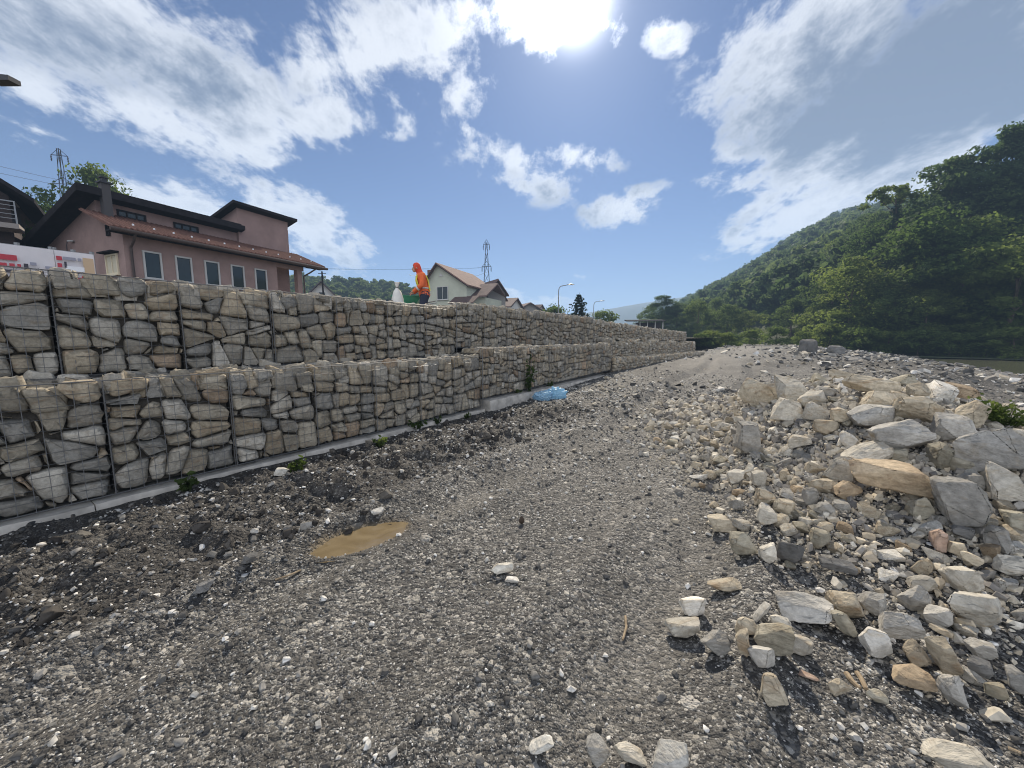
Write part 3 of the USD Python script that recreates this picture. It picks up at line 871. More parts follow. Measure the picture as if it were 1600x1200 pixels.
def trunk_mesh(r, h, rad, C, nlimb=9, lean=0.0):
    top = np.array([lean * h, 0, h * .82])
    ms, prev = [], np.array([0, 0, -.6])
    pts = [prev] + [np.array([lean * h * t + r.normal(0, .012) * h, r.normal(0, .012) * h, h * t * .82]) for t in (.18, .4, .65, 1.0)]
    rads = [rad * 1.25, rad, rad * .8, rad * .5, rad * .14]
    for a, b, ra, rb in zip(pts[:-1], pts[1:], rads[:-1], rads[1:]):
        ms.append(rod(a, b, ra, 7, rb))
    for c in C[r.choice(len(C), min(nlimb, len(C)), replace=False)]:
        t = np.clip((c[2] / h - .22) / .75, .08, .9)
        k = min(3, int(t * 4))
        a = pts[k] + (pts[k + 1] - pts[k]) * (t * 4 - k)
        ms.append(rod(a, a + (c - a) * .92, rad * .32, 5, rad * .07))
    return cat_(ms)


def make_tree(name, seed, h, w, nclump, per, leaf, lo, shape, mat, spread=1.0, rad=.2):
    r = np.random.default_rng(seed)
    P, O, C = crown_points(r, h, w, nclump, per, lo, shape, spread)
    p = cls(name)
    obj('crown', leaves(P, r.uniform(.6, 1.35, len(P)) * leaf, r, O), mat, p)
    obj('trunk', trunk_mesh(r, h, rad, C), BARK, p)
    return str(p.GetPath())


T_BROAD = [make_tree('broad_tree', 501, 14, 10, 64, 150, .31, .10, 'round', LEAF, 1.0, .24), make_tree('broad_tree', 502, 14, 9, 58, 160, .30, .06, 'round', LEAF, 1.05, .22)]
T_DARK = [make_tree('dark_tree', 503, 18, 10, 84, 140, .32, .08, 'tall', LEAF_DARK, .95, .28)]
T_LIGHT = [make_tree('light_tree', 504, 9, 7, 55, 140, .235, .03, 'dome', LEAF_LIGHT, 1.0, .16), make_tree('light_tree', 505, 9, 6.4, 48, 150, .235, .03, 'round', LEAF_LIGHT, 1.05, .15)]
T_SLIM = [make_tree('slim_tree', 506, 12, 4.6, 60, 110, .27, .04, 'tall', LEAF, 1.5, .15)]
T_SPIRE = [make_tree('spire_tree', 507, 20, 7.5, 130, 100, .30, .10, 'spire', LEAF_DARK, .8, .25)]
T_BUSH = [make_tree('bush', 508, 3, 4.2, 34, 75, .22, .02, 'dome', LEAF_LIGHT, 1.1, .06), make_tree('bush', 509, 3, 4.0, 34, 75, .20, .02, 'dome', LEAF, 1.1, .06)]


def plant_tree(kind, name, px, fwd, top, label, cat='tree', width=1.0, group=None, zfun=None, native=None):
    """A tree whose foot stands at that distance and whose top reaches the height seen in the photograph."""
    srcs = {'broad': (T_BROAD, 14), 'dark': (T_DARK, 18), 'light': (T_LIGHT, 9), 'slim': (T_SLIM, 12), 'spire': (T_SPIRE, 20), 'bush': (T_BUSH, 3)}[kind]
    d = ray(px, top)
    x, y = d[0] / d[1] * fwd, fwd
    zt = EYE + d[2] / d[1] * fwd
    zb = float(max(hill_z(x, y), ground_z(x, y, False)) if zfun is None else zfun)
    h = max(1.0, zt - zb)
    rr = np.random.default_rng(int(px * 7 + fwd * 13 + top))
    src = srcs[0][int(rr.integers(len(srcs[0])))]
    sz = h / srcs[1] * 1.04
    wd = sz * width * rr.uniform(.92, 1.08)
    return copy_of(src, name, label, cat, (x, y, zb), (0, 0, rr.uniform(0, 360)), (wd, wd, sz), group)


TREES = [('light', 1596, 41, 372, 'bright leafy tree at the right edge of the picture on the bank', 1.05),
         ('spire', 1590, 52, 188, 'tallest dark tree with a spiky top at the right edge', 1.1),
         ('dark', 1535, 54, 232, 'tall dark tree with a ragged top left of the spiky one', 1.0),
         ('dark', 1485, 56, 252, 'dark round-topped tree on the skyline, farthest left of the tall dark trees', 1.05),
         ('broad', 1520, 47, 345, 'mid green tree in front of the tall dark trees', 1.15),
         ('broad', 1460, 49, 338, 'broad green tree with sunlit shoulders below the round-topped dark tree', 1.2),
         ('broad', 1435, 58, 322, 'green tree right of the ivy-covered trunk', 1.0),
         ('broad', 1375, 60, 352, 'broad hazy tree left of the ivy-covered trunk', 1.15),
         ('light', 1340, 53, 405, 'yellow-green tree standing at the end of the wood', 1.2),
         ('light', 1405, 48, 428, 'yellow-green bushy tree at the water below the ivy-covered trunk', 1.25),
         ('broad', 1305, 62, 425, 'soft green tree between the hill and the bank', 1.1),
         ('light', 1455, 45, 455, 'low spreading tree with drooping sunlit boughs over the bank', 1.3),
         ('broad', 1540, 44, 440, 'dark spreading tree hanging over the river', 1.3),
         ('broad', 1240, 66, 468, 'round green tree at the foot of the hill', 1.2),
         ('light', 1275, 60, 478, 'pale tree with a thin crown on the bank', 1.0),
         ('dark', 1036, 86, 462, 'tallest dark tree beyond the end of the wall', 1.5),
         ('dark', 1060, 84, 474, 'dark tree right beside the tallest one beyond the wall', 1.5),
         ('broad', 1092, 78, 470, 'rounded willow-green tree behind the end of the haul road', 1.2),
         ('light', 1138, 74, 476, 'pale willow behind the end of the haul road', 1.25),
         ('broad', 1118, 90, 468, 'darker tree between the two willows', 1.0),
         ('light', 1172, 72, 486, 'small pale tree right of the willows', 1.2),
         ('broad', 1020, 92, 478, 'dull green tree at the left edge of the trees beyond the wall', 1.1),
         ('broad', 1075, 96, 476, 'green tree half hidden behind the rounded willow', 1.2),
         ('broad', 1155, 92, 474, 'taller green tree behind the pale willow', 1.2),
         ('broad', 1205, 78, 478, 'green tree standing half way between the willows and the wood', 1.1)]
for kind, px, fwd, top, lab, wd in TREES:
    plant_tree(kind, {'spire': 'conifer_tree'}.get(kind, 'riverside_tree'), px, fwd, top, lab, 'tree', wd)
BUSHES = [(1094, 47, 522, 'dark shrub right at the end of the wall'), (1112, 50, 517, 'dark bush shading the far end of the haul road'), (1134, 49, 520, 'dark rounded bush beside the far end of the haul road'), (1172, 52, 516, 'rounded bright bush at the end of the haul road'), (1215, 54, 512, 'sunlit bush with light leaves left of the dark boulders'), (1255, 50, 519, 'low bright bush behind the dark boulders'),
          (1150, 60, 524, 'low dull bush at the very end of the haul road'), (1300, 50, 505, 'dark bush in the shade of the wood'), (1345, 46, 512, 'bright bush at the water under the yellow-green tree'), (1392, 44, 518, 'low sunlit bush by the river'),
          (1440, 42, 516, 'leafy bush hanging to the river'), (1490, 40, 520, 'dull green bush on the far river bank'), (1545, 39, 520, 'low bush on the far bank near the right edge'), (1590, 37, 512, 'dark bush on the far bank at the right edge')]
for i, (px, fwd, top, lab) in enumerate(BUSHES):
    plant_tree('bush', 'bush', px, fwd, top, lab, 'bush', 1.25)
rr = np.random.default_rng(77)
for i in range(34):                                  # the wood behind the first row
    a = rr.uniform(.70, 1.02)
    R = rr.uniform(74, 108) + 10 * (a < .8)
    x, y = R * math.sin(a), R * math.cos(a)
    src, nh = (T_BROAD[i % 2], 14) if i % 3 else (T_DARK[0], 18)
    sc = rr.uniform(.72, 1.1) * 14 / nh
    copy_of(src, 'wood_tree', 'tree of the dark wood on the lower hillside behind the first row', 'tree', (x, y, float(hill_z(x, y)) - .3), (0, 0, rr.uniform(0, 360)), (sc, sc, sc), 'trees of the wood on the lower hillside')


def ivy_tree():
    d = ray(1402, 290)
    fwd = 57.0
    x, y = d[0] / d[1] * fwd, fwd
    zb = float(hill_z(x, y))
    zt = EYE + d[2] / d[1] * fwd
    h = zt - zb
    r = np.random.default_rng(611)
    t = thing('ivy_tree', 'tall bare tree with an ivy-covered leaning trunk and small flat top', 'tree', (x, y, zb))
    base, top = np.array([2.8, 0, -.5]), np.array([0, 0, h * .9])
    knee = np.array([1.5, 0, h * .45])
    obj('trunk', cat_([rod(base, knee, .3, 8, .22), rod(knee, top, .22, 8, .07)] + [rod(top * .0 + knee + (top - knee) * u, top + np.array([dx, dy, dz]), .06, 5, .02) for u, dx, dy, dz in ((.7, 2.2, .3, .2), (.75, -2.4, .4, .5), (.85, 1.0, -1, 1.0), (.9, -1.2, .6, 1.2))]), BARK, t)
    u = r.uniform(.1, .93, 1500)
    c = np.where(u[:, None] < .5, base + (knee - base) * (u[:, None] * 2), knee + (top - knee) * (u[:, None] * 2 - 1))
    o = r.normal(0, 1, (1500, 3))
    o /= np.linalg.norm(o, axis=1, keepdims=True)
    obj('ivy', leaves(c + o * r.uniform(.3, 1.0, (1500, 1)) * (1.45 - .7 * u[:, None]), r.uniform(.2, .42, 1500), r, o), IVY, t)
    P, O, C = crown_points(r, 3.4, 7.0, 22, 60, .3, 'dome', .8)
    obj('crown', leaves(P * [1, 1, .8] + top - [0, 0, .9], r.uniform(.25, .5, len(P)), r, O), LEAF, t)


ivy_tree()


def forest(name, label, pts, zf, seed, hmin, hmax):
    r = np.random.default_rng(seed)
    protos = []
    for k, (sh, m_) in enumerate((('round', LEAF_FAR), ('dome', LEAF_FAR), ('tall', LEAF_FAR))):
        P, O, C = crown_points(r, 8, 7 if sh != 'tall' else 5, 26, 26, .12, sh, 1.15)
        protos.append((leaves(P, r.uniform(.7, 1.3, len(P)) * .85, r, O), m_, False))
    n = len(pts)
    z = zf(pts[:, 0], pts[:, 1]) - .4
    s = r.uniform(hmin, hmax, n) / 8
    instancer(name, protos, np.column_stack([pts, z]), r.choice(3, n, p=[.5, .35, .15]), np.column_stack([np.zeros(n), np.zeros(n), r.uniform(0, 6.28, n)]), np.column_stack([s * r.uniform(.85, 1.2, n), s * r.uniform(.85, 1.2, n), s]), label, 'forest')


def polar_scatter(r, az0, az1, r0, r1, n, spacing):
    """Points spread evenly by area with a least distance between them."""
    out, cells_ = [], {}
    for _ in range(n):
        a, R = r.uniform(az0, az1), math.sqrt(r.uniform(r0 * r0, r1 * r1))
        p = (R * math.sin(a), R * math.cos(a))
        c = (int(p[0] // spacing), int(p[1] // spacing))
        if any((p[0] - q[0]) ** 2 + (p[1] - q[1]) ** 2 < spacing ** 2 for i in (-1, 0, 1) for j in (-1, 0, 1) for q in cells_.get((c[0] + i, c[1] + j), ())):
            continue
        cells_.setdefault(c, []).append(p)
        out.append(p)
    return np.array(out)


rr = np.random.default_rng(91)
pts = polar_scatter(rr, math.radians(20), math.radians(68), 70, 440, 26000, 4.3)
az, R = np.arctan2(pts[:, 0], pts[:, 1]), np.hypot(pts[:, 0], pts[:, 1])
pts = pts[(R > np.interp(az, bank_az[::-1], bank_r[::-1]) + 16) & (np.interp(az, H_AZ, H_SL) > .012)]
forest('hill_forest', 'dense broadleaf forest covering the hillside', pts, hill_z, 92, 6.5, 11.5)
pts = polar_scatter(rr, math.radians(-70), math.radians(2), 120, 320, 9000, 4.6)
forest('low_hill_forest', 'forest on the low hill behind the houses', pts[np.interp(np.arctan2(pts[:, 0], pts[:, 1]), L_AZ, L_SL) > .03], left_hill_z, 93, 6.0, 9.5)

# ------------------------------------------------------------------ houses and other things beyond the wall
PINK = plain('pink_render', (.285, .198, .178), .9, var=.16, scale=.9, bump=.004)
DARKWOOD = plain('dark_timber', (.022, .020, .022), .9, var=.3, scale=4, spec=.05)
TILE = plain('clay_tile', (.145, .072, .054), .85, var=.30, scale=3)
TILE_DULL = plain('dull_roof_tile', (.13, .085, .075), .8, var=.30, scale=2)
WHITE = plain('white_paint', (.46, .455, .44), .7)
CREAM = plain('cream_frame', (.66, .58, .42), .5)
METAL = plain('grey_metal', (.25, .26, .27), .45, .6)
DARKMETAL = plain('dark_metal', (.05, .05, .055), .5, .4)
GUTTER = plain('brown_gutter', (.06, .042, .036), .45)
GLASS = usdkit.material(stage, '/World/Looks/window_pane', {'p': ('principled_bsdf', {'base_color': (.016, .022, .022), 'roughness': .06, 'specular_ior_level': .6})}, [], surface='p.BSDF')
GREENWALL = plain('pale_green_render', (.42, .44, .36), .9, var=.08, scale=1.0)
WHITEWALL = plain('white_render', (.55, .54, .52), .9, var=.08, scale=1.0)
BROWNWALL = plain('brown_render', (.065, .05, .048), .9, var=.2, scale=1.0)


def window(parent, u0, u1, z0, z1, v, frame=WHITE, mull=0, sill=True, axis='v', name='window', shut=None):
    """A window in the plane v (facing -v) or, with axis 'u', in the plane u = v (facing -u): frame, pane, mullions, sill."""
    def b(a0, a1, c0, c1, d0, d1):
        return bx(a0, a1, v - c1, v - c0, d0, d1) if axis == 'v' else bx(v - c1, v - c0, a0, a1, d0, d1)
    fw = .075
    fr = [b(u0, u0 + fw, .004, .07, z0, z1), b(u1 - fw, u1, .004, .07, z0, z1), b(u0 + fw, u1 - fw, .004, .068, z1 - fw, z1), b(u0 + fw, u1 - fw, .004, .068, z0, z0 + fw)]
    for k in range(mull):
        c = u0 + (u1 - u0) * (k + 1) / (mull + 1)
        fr.append(b(c - .03, c + .03, .006, .055, z0 + fw, z1 - fw))
    w = obj(name, cat_(fr), frame, parent)
    obj('pane', b(u0 + fw, u1 - fw, .003, .022, z0 + fw, z1 - fw), shut or GLASS, w)
    if sill:
        obj('sill', b(u0 - .08, u1 + .08, .004, .15, z0 - .07, z0 - .004), frame, w)
    return w


def pink_house():
    ang = math.atan2(.9135, .4067)
    t = thing('pink_house', 'pink rendered house with red tiled lean-to roof and taller block at the end', 'house', (-18.03, 18.5, 0), ang)
    # local x runs along the front, local y inwards
    prof = [(0, 2), (0, 6.52), (2.2, 7.38), (2.2, 8.16), (8.3, 6.45), (8.3, 2)]
    obj('wall', prism(prof, 7.4, axis=0, at=0.0), PINK, t)
    obj('porch_wall', bx(7.404, 9.35, 1.5, 8.0, 2, 6.5), PINK, t)
    obj('porch_post', bx(8.85, 9.2, .02, .36, 2, 6.3), PINK, t)
    obj('porch_beam', bx(7.404, 9.35, .03, .34, 6.05, 6.5), PINK, t)
    obj('tower_wall', prism([(2.0, 6.9), (2.0, 9.66), (6.0, 8.55), (6.0, 6.9)], 3.4, axis=0, at=6.45), PINK, t)
    # lean-to of barrel tiles
    a, b_ = np.array([-.55, 6.42]), np.array([2.19, 7.50])
    n = np.array([-(b_ - a)[1], (b_ - a)[0]])
    n /= np.linalg.norm(n)
    rf = obj('tiled_roof', prism([a, b_, b_ + n * .06, a + n * .06], 11.2, axis=0, at=-.6), TILE, t)
    for i in range(56):
        x = -.5 + i * .2
        p, q = a + n * .06, b_ + n * .06
        obj('tile_row', rod((x, p[0] - .03, p[1]), (x, q[0], q[1]), .062, 8), TILE, rf)
    for i in range(13):
        x = .5 + i * .8
        c = a + (b_ - a) * .28 + n * .12
        obj('snow_guard', cat_([bx(x - .035, x + .035, c[0] - .02, c[0] + .02, c[1] - .03, c[1] + .075), bx(x - .012, x + .012, c[0], c[0] + .22, c[1] - .02, c[1] + .03)]), plain('snow_guard_metal', (.8, .79, .76), .3, .5), rf)
    obj('gutter', cat_([rod((-.65, -.66, 6.36), (10.7, -.66, 6.36), .085, 8), bx(-.6, 10.6, -.62, -.56, 6.28, 6.46)]), GUTTER, t)
    obj('soffit', bx(-.58, 10.58, -.55, -.01, 6.30, 6.36), DARKWOOD, t)
    obj('downpipe', path_tube([(.22, -.62, 6.3), (.22, -.45, 6.05), (.22, -.09, 5.75), (.22, -.09, 2.0)], .055, 8), GUTTER, t)
    obj('downpipe', path_tube([(9.9, -.62, 6.3), (9.5, -.40, 5.95), (9.26, -.06, 5.7), (9.26, -.06, 2.0)], .05, 8), GUTTER, t)
    # upper roof, falling to the back
    c, e = np.array([1.62, 8.28]), np.array([9.2, 6.18])
    obj('upper_roof', prism([c, c + [0, .24], e + [0, .26], e], 7.4, axis=0, at=-.75), DARKWOOD, t)
    obj('verge_board', prism([c + [-.03, -.06], c + [-.03, .27], e + [0.02, .29], e + [.02, -.05]], .05, axis=0, at=-.81), DARKWOOD, t)
    obj('fascia', bx(-.76, 6.4, 1.56, 1.615, 8.22, 8.56), DARKWOOD, t)
    c, e = np.array([1.55, 9.74]), np.array([6.6, 8.34])
    obj('tower_roof', prism([c, c + [0, .16], e + [0, .16], e], 4.3, axis=0, at=6.0), DARKWOOD, t)
    ch = obj('chimney', bx(.06, .38, 1.55, 1.87, 7.2, 8.85), plain('dark_render', (.07, .065, .065), .8), t)
    obj('chimney_cap', cat_([bx(.0, .44, 1.49, 1.93, 8.852, 8.93), bx(.13, .31, 1.62, 1.80, 8.931, 9.1), bx(.08, .36, 1.57, 1.85, 9.101, 9.15)]), DARKMETAL, ch)
    for u in (.64, 1.94, 3.26, 4.60, 5.95):
        window(t, u, u + .74, 4.40, 5.72, 0.0)
    for u0, u1 in ((.75, 1.9), (3.1, 4.3)):
        window(t, u0, u1, 7.56, 7.92, 2.2, DARKWOOD, 2, False)
    # little vent and open cream window on the end wall
    window(t, 1.05, 1.35, 6.35, 6.85, 0.0, DARKWOOD, 0, False, 'u')
    w = window(t, .62, 1.75, 4.55, 5.5, 0.0, CREAM, 1, True, 'u', 'cream_window', plain('curtain', (.55, .50, .38), .9))
    obj('hood', bx(-.30, -.005, .5, 1.87, 5.54, 5.60), DARKWOOD, w)
    lamp = thing('wall_lamp', 'small curved lamp on the end wall of the pink house', 'lamp', (0, 0, 0))
    P = onplane(104, 388, (-18.03, 18.5), ang - math.pi / 2)
    d = ray(104, 388)
    k = np.linalg.norm(P) / np.linalg.norm(d) * .0 + P[1] / d[1]
    q = np.array([0, 0, EYE]) + d * (k * .98)
    obj('bracket', path_tube([q + [0, 0, -.25], q + [.02, 0, .15], q + [.10, -.02, .32], q + [.2, -.03, .36]], .018, 6), DARKMETAL, lamp)
    obj('lamp_head', bx(q[0] + .18, q[0] + .48, q[1] - .1, q[1] + .04, q[2] + .32, q[2] + .38), WHITE, lamp)


def onplane(px, py, p0, ang):
    """Where the sight line meets the vertical plane through p0 that runs in the compass direction ang."""
    d = ray(px, py)
    n = np.array([-math.sin(ang), math.cos(ang)])
    k = (np.array(p0[:2]) @ n) / (d[:2] @ n)
    return np.array([0, 0, EYE]) + d * k


def onq(px, py, q):
    d = ray(px, py)
    return np.array([0, 0, EYE]) + d * (q / (d[0] * DY - d[1] * DX))


pink_house()


def dark_house():
    t = thing('dark_house', 'dark brown house with a balcony at the left edge', 'house', (-24.9, 20.0, 0), math.radians(44))
    obj('wall', prism([(-7.0, 2), (-7.0, 8.4), (-3.5, 11.2), (0, 8.5), (0, 2)], 8, axis=1, at=0), BROWNWALL, t)
    for s, nm in ((1, 'roof'), (-1, 'roof')):
        a, b = np.array([-3.5, 11.35]), np.array([-3.5 + s * 4.45, 8.05])
        obj(nm, prism([a, b, b + [0, .2], a + [0, .22]] if s > 0 else [b, a, a + [0, .22], b + [0, .2]], 10.2, axis=1, at=-1.5), DARKWOOD, t)
    obj('balcony_slab', bx(-5, .35, -1.3, -.004, 6.75, 6.98), plain('balcony_concrete', (.28, .25, .23), .9), t)
    rl = obj('balcony_rail', cat_([bx(-5, .32, -1.27, -1.22, 7.98, 8.03), bx(.27, .32, -1.219, -.1, 7.98, 8.03)] + [bx(-5, .32, -1.26, -1.23, z, z + .025) for z in (7.2, 7.4, 7.6, 7.8)]), METAL, t)
    for k in range(7):
        obj('rail_post', bx(.27 - k * .85, .32 - k * .85, -1.275, -1.215, 6.985, 7.979), METAL, rl)
    window(t, -2.2, -.9, 7.0, 8.9, 0.0, WHITE, 1, False, 'v', 'balcony_door')
    window(t, -2.4, -1.0, 4.0, 5.3, 0.0)


dark_house()


def gable_house(name, label, loc, rot, w, l, z0, eave, ridge, wall, roof, off=0.0, wins=(), over=.45, extra=None, rname='roof'):
    """A gabled house; local x across the gable (front at y = 0 facing -y), ridge along y at x = off."""
    t = thing(name, label, 'house', (*loc, 0), rot)
    h = w / 2
    obj('wall', prism([(-h, z0), (-h, eave), (off, ridge), (h, eave), (h, z0)], l, axis=1, at=0), wall, t)
    for s in (-1, 1):
        e = np.array([s * h, eave])
        p = np.array([off, ridge])
        dr = (e - p) / np.linalg.norm(e - p)
        e2 = e + dr * over
        up = np.array([0, .02])
        pts = [p + up, e2 + up, e2 + up + [0, .16], p + up + [0, .18]]
        obj(rname, prism(pts if s > 0 else pts[::-1], l + 2 * over, axis=1, at=-over), roof, t)
        obj('verge_board', prism([p + [0, -.10], e2 + [0, -.10], e2 + [0, .015], p + [0, .015]] if s > 0 else [e2 + [0, -.10], p + [0, -.10], p + [0, .015], e2 + [0, .015]], .05, axis=1, at=-over), DARKWOOD, t)
    for wd in wins:
        window(t, *wd)
    if extra:
        extra(t)
    return t


def green_extra(t):
    obj('chimney', bx(-2.9, -2.45, .6, 1.1, 8.5, 10.3), plain('brick_chimney', (.16, .08, .06), .9), t)
    obj('attic_vent', prism([(-.75, 9.25), (-.15, 9.25), (-.45, 9.68)], .05, axis=1, at=-.055), WHITE, t)
    obj('side_wing', bx(3.204, 5.0, 1.6, 7.5, 2, 6.6), GREENWALL, t)
    obj('wing_roof', prism([(1.2, 6.55), (8.0, 6.55), (8.0, 6.72), (4.6, 8.6), (4.4, 8.6)], .18, axis=0, at=0) if False else prism([(1.1, 6.62), (4.6, 8.5), (8.1, 6.62), (8.1, 6.8), (4.6, 8.72), (1.1, 6.8)], 2.5, axis=0, at=2.9), TILE_DULL, t)
    obj('porch_roof', prism([(-1.6, 5.65), (.1, 6.55), (.1, 6.67), (-1.6, 5.77)], 3.4, axis=0, at=1.5), TILE_DULL, t)
    obj('porch_post', bx(1.7, 1.85, -1.4, -1.25, 2, 5.72), WHITE, t)
    obj('porch_post', bx(4.6, 4.75, -1.4, -1.25, 2, 5.72), WHITE, t)
    w = obj('dark_doorway', bx(2.2, 3.1, -.03, -.004, 2.3, 5.0), GLASS, t)


gable_house('green_house', 'pale green house with red roof and gable window behind the worker', (-8.6, 50), math.radians(-22), 6.4, 9, 2, 8.1, 10.75, GREENWALL, plain('weathered_roof_tile', (.15, .088, .072), .9, var=.3, scale=2), -.9, [(-1.1, .55, 6.35, 8.0, 0.0, WHITE, 1)], .5, green_extra)
gable_house('brown_gabled_house', 'dark gabled house with red roof right of the pale green one', (-2.1, 54), math.radians(28), 2.7, 8, 2, 7.6, 9.3, plain('dusky_render', (.22, .21, .20), .9), TILE_DULL, 0, [(-.8, .3, 5.2, 6.6, 0.0)], .5)
gable_house('white_cottage', 'small white gabled cottage with dark roof left of the worker', (-30.0, 62), math.radians(20), 6.0, 8, 2, 7.0, 10.2, WHITEWALL, plain('dark_roof_tile', (.09, .07, .07), .8), 0, [(-.5, .5, 7.6, 8.7, 0.0, WHITE, 0, False)], .6)
for i, (px, fwd, top, w, lab) in enumerate(((806, 72, 467, 7, 'low reddish house just right of the dark gabled one'), (828, 80, 474, 6, 'small house with a hipped look behind the coping'), (845, 88, 477, 5, 'smallest pale house in the distance left of the street lamp'))):
    d = ray(px, top)
    gable_house('distant_house', lab, (d[0] / d[1] * fwd, fwd), math.radians((70, 20, 60)[i]), w, 9, 1.0, EYE + d[2] / d[1] * fwd - 1.6, EYE + d[2] / d[1] * fwd, (WHITEWALL, plain('dusky_render', (.22, .21, .20)), WHITEWALL)[i], TILE_DULL, 0, [(-1, .2, 3.4, 4.6, 0.0)])


def shed():
    d = ray(1000, 500)
    fwd = 62.0
    t = thing('open_shed', 'dark open shed with a pale end wall beyond the far end of the wall', 'shed', (d[0] / d[1] * fwd - 1.6, fwd, 0), math.radians(-10))
    obj('pale_wall', bx(-.4, 1.2, 0, .2, .2, 3.6), WHITEWALL, t)
    obj('back_wall', bx(1.204, 5.2, 2.5, 2.7, .2, 4.0), BROWNWALL, t)
    obj('roof', prism([(-.6, 4.05), (3.4, 4.35), (3.4, 4.5), (-.6, 4.2)], 5.9, axis=0, at=-.5), DARKWOOD, t)
    for k in range(4):
        obj('post', bx(1.5 + k * 1.15, 1.62 + k * 1.15, -.1, .02, .2, 4.06), WHITE, t)


shed()


def lattice(name, label, px, top, fwd, zb, w0, w1, arms, thin=1.0):
    d = ray(px, top)
    x, y, zt = d[0] / d[1] * fwd, fwd, EYE + d[2] / d[1] * fwd
    t = thing(name, label, 'pylon', (x, y, zb))
    h = zt - zb
    r = .06 * fwd / 60 * thin
    legs = [((sx * w0, sy * w0, 0), (sx * w1, sy * w1, h)) for sx in (-1, 1) for sy in (-1, 1)]
    for a, b in legs:
        obj('leg', rod(a, b, r, 5), DARKMETAL, t)
    n = 9
    br = []
    for k in range(n):
        u0, u1 = k / n, (k + 1) / n
        wa, wb = w0 + (w1 - w0) * u0, w0 + (w1 - w0) * u1
        for sgn in (-1, 1):
            br += [rod((-wa, sgn * wa, h * u0), (wb, sgn * wb, h * u1), r * .55, 4), rod((wa, sgn * wa, h * u0), (-wb, sgn * wb, h * u1), r * .55, 4), rod((sgn * wa, -wa, h * u0), (sgn * wb, wb, h * u1), r * .55, 4)]
    obj('bracing', cat_(br), DARKMETAL, t, kind='stuff')
    for u, l, dz in arms:
        z = h * u
        am = obj('cross_arm', cat_([rod((-l, 0, z), (l, 0, z + dz), r * 1.3, 5), rod((-l, 0, z), (0, 0, z + .9), r * .8, 4), rod((l, 0, z + dz), (0, 0, z + .9), r * .8, 4)]), DARKMETAL, t)
        for s in (-1, 1):
            obj('insulator', cat_([rod((s * l, 0, z + (dz if s > 0 else 0) - .9), (s * l, 0, z + (dz if s > 0 else 0)), r * 1.2, 6)] + [rod((s * l, 0, z - .75 + q * .22 + (dz if s > 0 else 0)), (s * l, 0, z - .68 + q * .22 + (dz if s > 0 else 0)), r * 2.2, 8) for q in range(3)]), DARKMETAL, am)
    return np.array([x, y, zt])


p1 = lattice('power_pylon', 'steel lattice pylon with two cross-arms rising behind the pink house roof', 91, 232, 62, 5, .8, .13, [(.965, 1.25, -.25), (.80, 1.7, -.2)], .75)
p2 = lattice('power_pylon', 'steel lattice pylon standing behind the pale green house', 760, 378, 70, 2, .95, .10, [(.97, .55, 0), (.74, .8, 0)], .55)


def sag(a, b, drop, n=14):
    a, b = np.asarray(a, float), np.asarray(b, float)
    t = np.linspace(0, 1, n)[:, None]
    return a + (b - a) * t - np.array([0, 0, 1.0]) * (4 * drop * t * (1 - t))


cable = plain('cable_black', (.02, .02, .022), .6)
for i, (a, b, lab) in enumerate(((p1 + [0, 0, -4.6], (-60, 18, 20), 'upper thin power line running left from the pylon behind the pink house'), (p1 + [1.2, 0, -5.6], (-60, 18, 18.6), 'lower thin power line running left from the pylon behind the pink house'),
                                 (p2 + [0, 0, -5.2], (-12, 46, 8.8), 'service cable sloping from the right pylon to the green house'), (p2 + [0, 0, -4.4], (-70, 66, 14.5), 'power line running left across the valley from the right pylon'))):
    obj('power_line', path_tube(sag(a, b, .8), .02, 4), cable, None, False, lab, 'cable')


def street_lamp(label, px, top, fwd, arm, zb, r=.06):
    d = ray(px, top)
    x, zt = d[0] / d[1] * fwd, EYE + d[2] / d[1] * fwd
    t = thing('street_lamp', label, 'street lamp', (x, fwd, zb))
    h = zt - zb
    obj('pole', rod((0, 0, 0), (0, 0, h - .55), r, 8, r * .75), METAL, t)
    a = [(0, 0, h - .55)] + [(arm * .35 * (1 - math.cos(q)), 0, h - .55 + .5 * math.sin(q)) for q in np.linspace(.3, math.pi / 2, 6)] + [(arm, 0, h + .08)]
    obj('arm', path_tube(a, r * .7, 6), METAL, t)
    m = trimesh.creation.icosphere(2, 1.0)
    m.apply_scale([.36, .11, .06])
    m.apply_translation([arm + .25, 0, h + .09])
    obj('lamp_head', m, METAL, t)


street_lamp('nearer of the two curved-arm street lamps above the far wall', 873, 446, 40, 1.0, 1.8)
street_lamp('farther, smaller curved-arm street lamp right of the conifer', 928, 471, 56, .95, 1.5)
t = thing('street_lamp', 'dark street lamp head poking into view at the left edge', 'street lamp', (-12.6, 9.0, 2.2))
L0 = np.array([-12.6, 9.0, 2.2])
d = ray(7, 126)
q = np.array([0, 0, EYE]) + d * 8.35 - L0
obj('pole', rod((0, 0, 0), (0, 0, q[2] - .1), .06, 8, .045), DARKMETAL, t)
obj('arm', path_tube([(0, 0, q[2] - .1), (q[0] * .4, q[1] * .4, q[2] + .02), (q[0] * .9, q[1] * .9, q[2])], .03, 6), DARKMETAL, t)
m = m3.Manifold.cube((.44, .22, .10), True).translate(tuple(q))
m2_ = m3.Manifold.sphere(.12, 16).scale((1.0, .9, .7)).translate(tuple(q + [-.12, 0, .04]))
obj('lamp_head', m3.Manifold.batch_hull([m, m2_]), DARKMETAL, t)


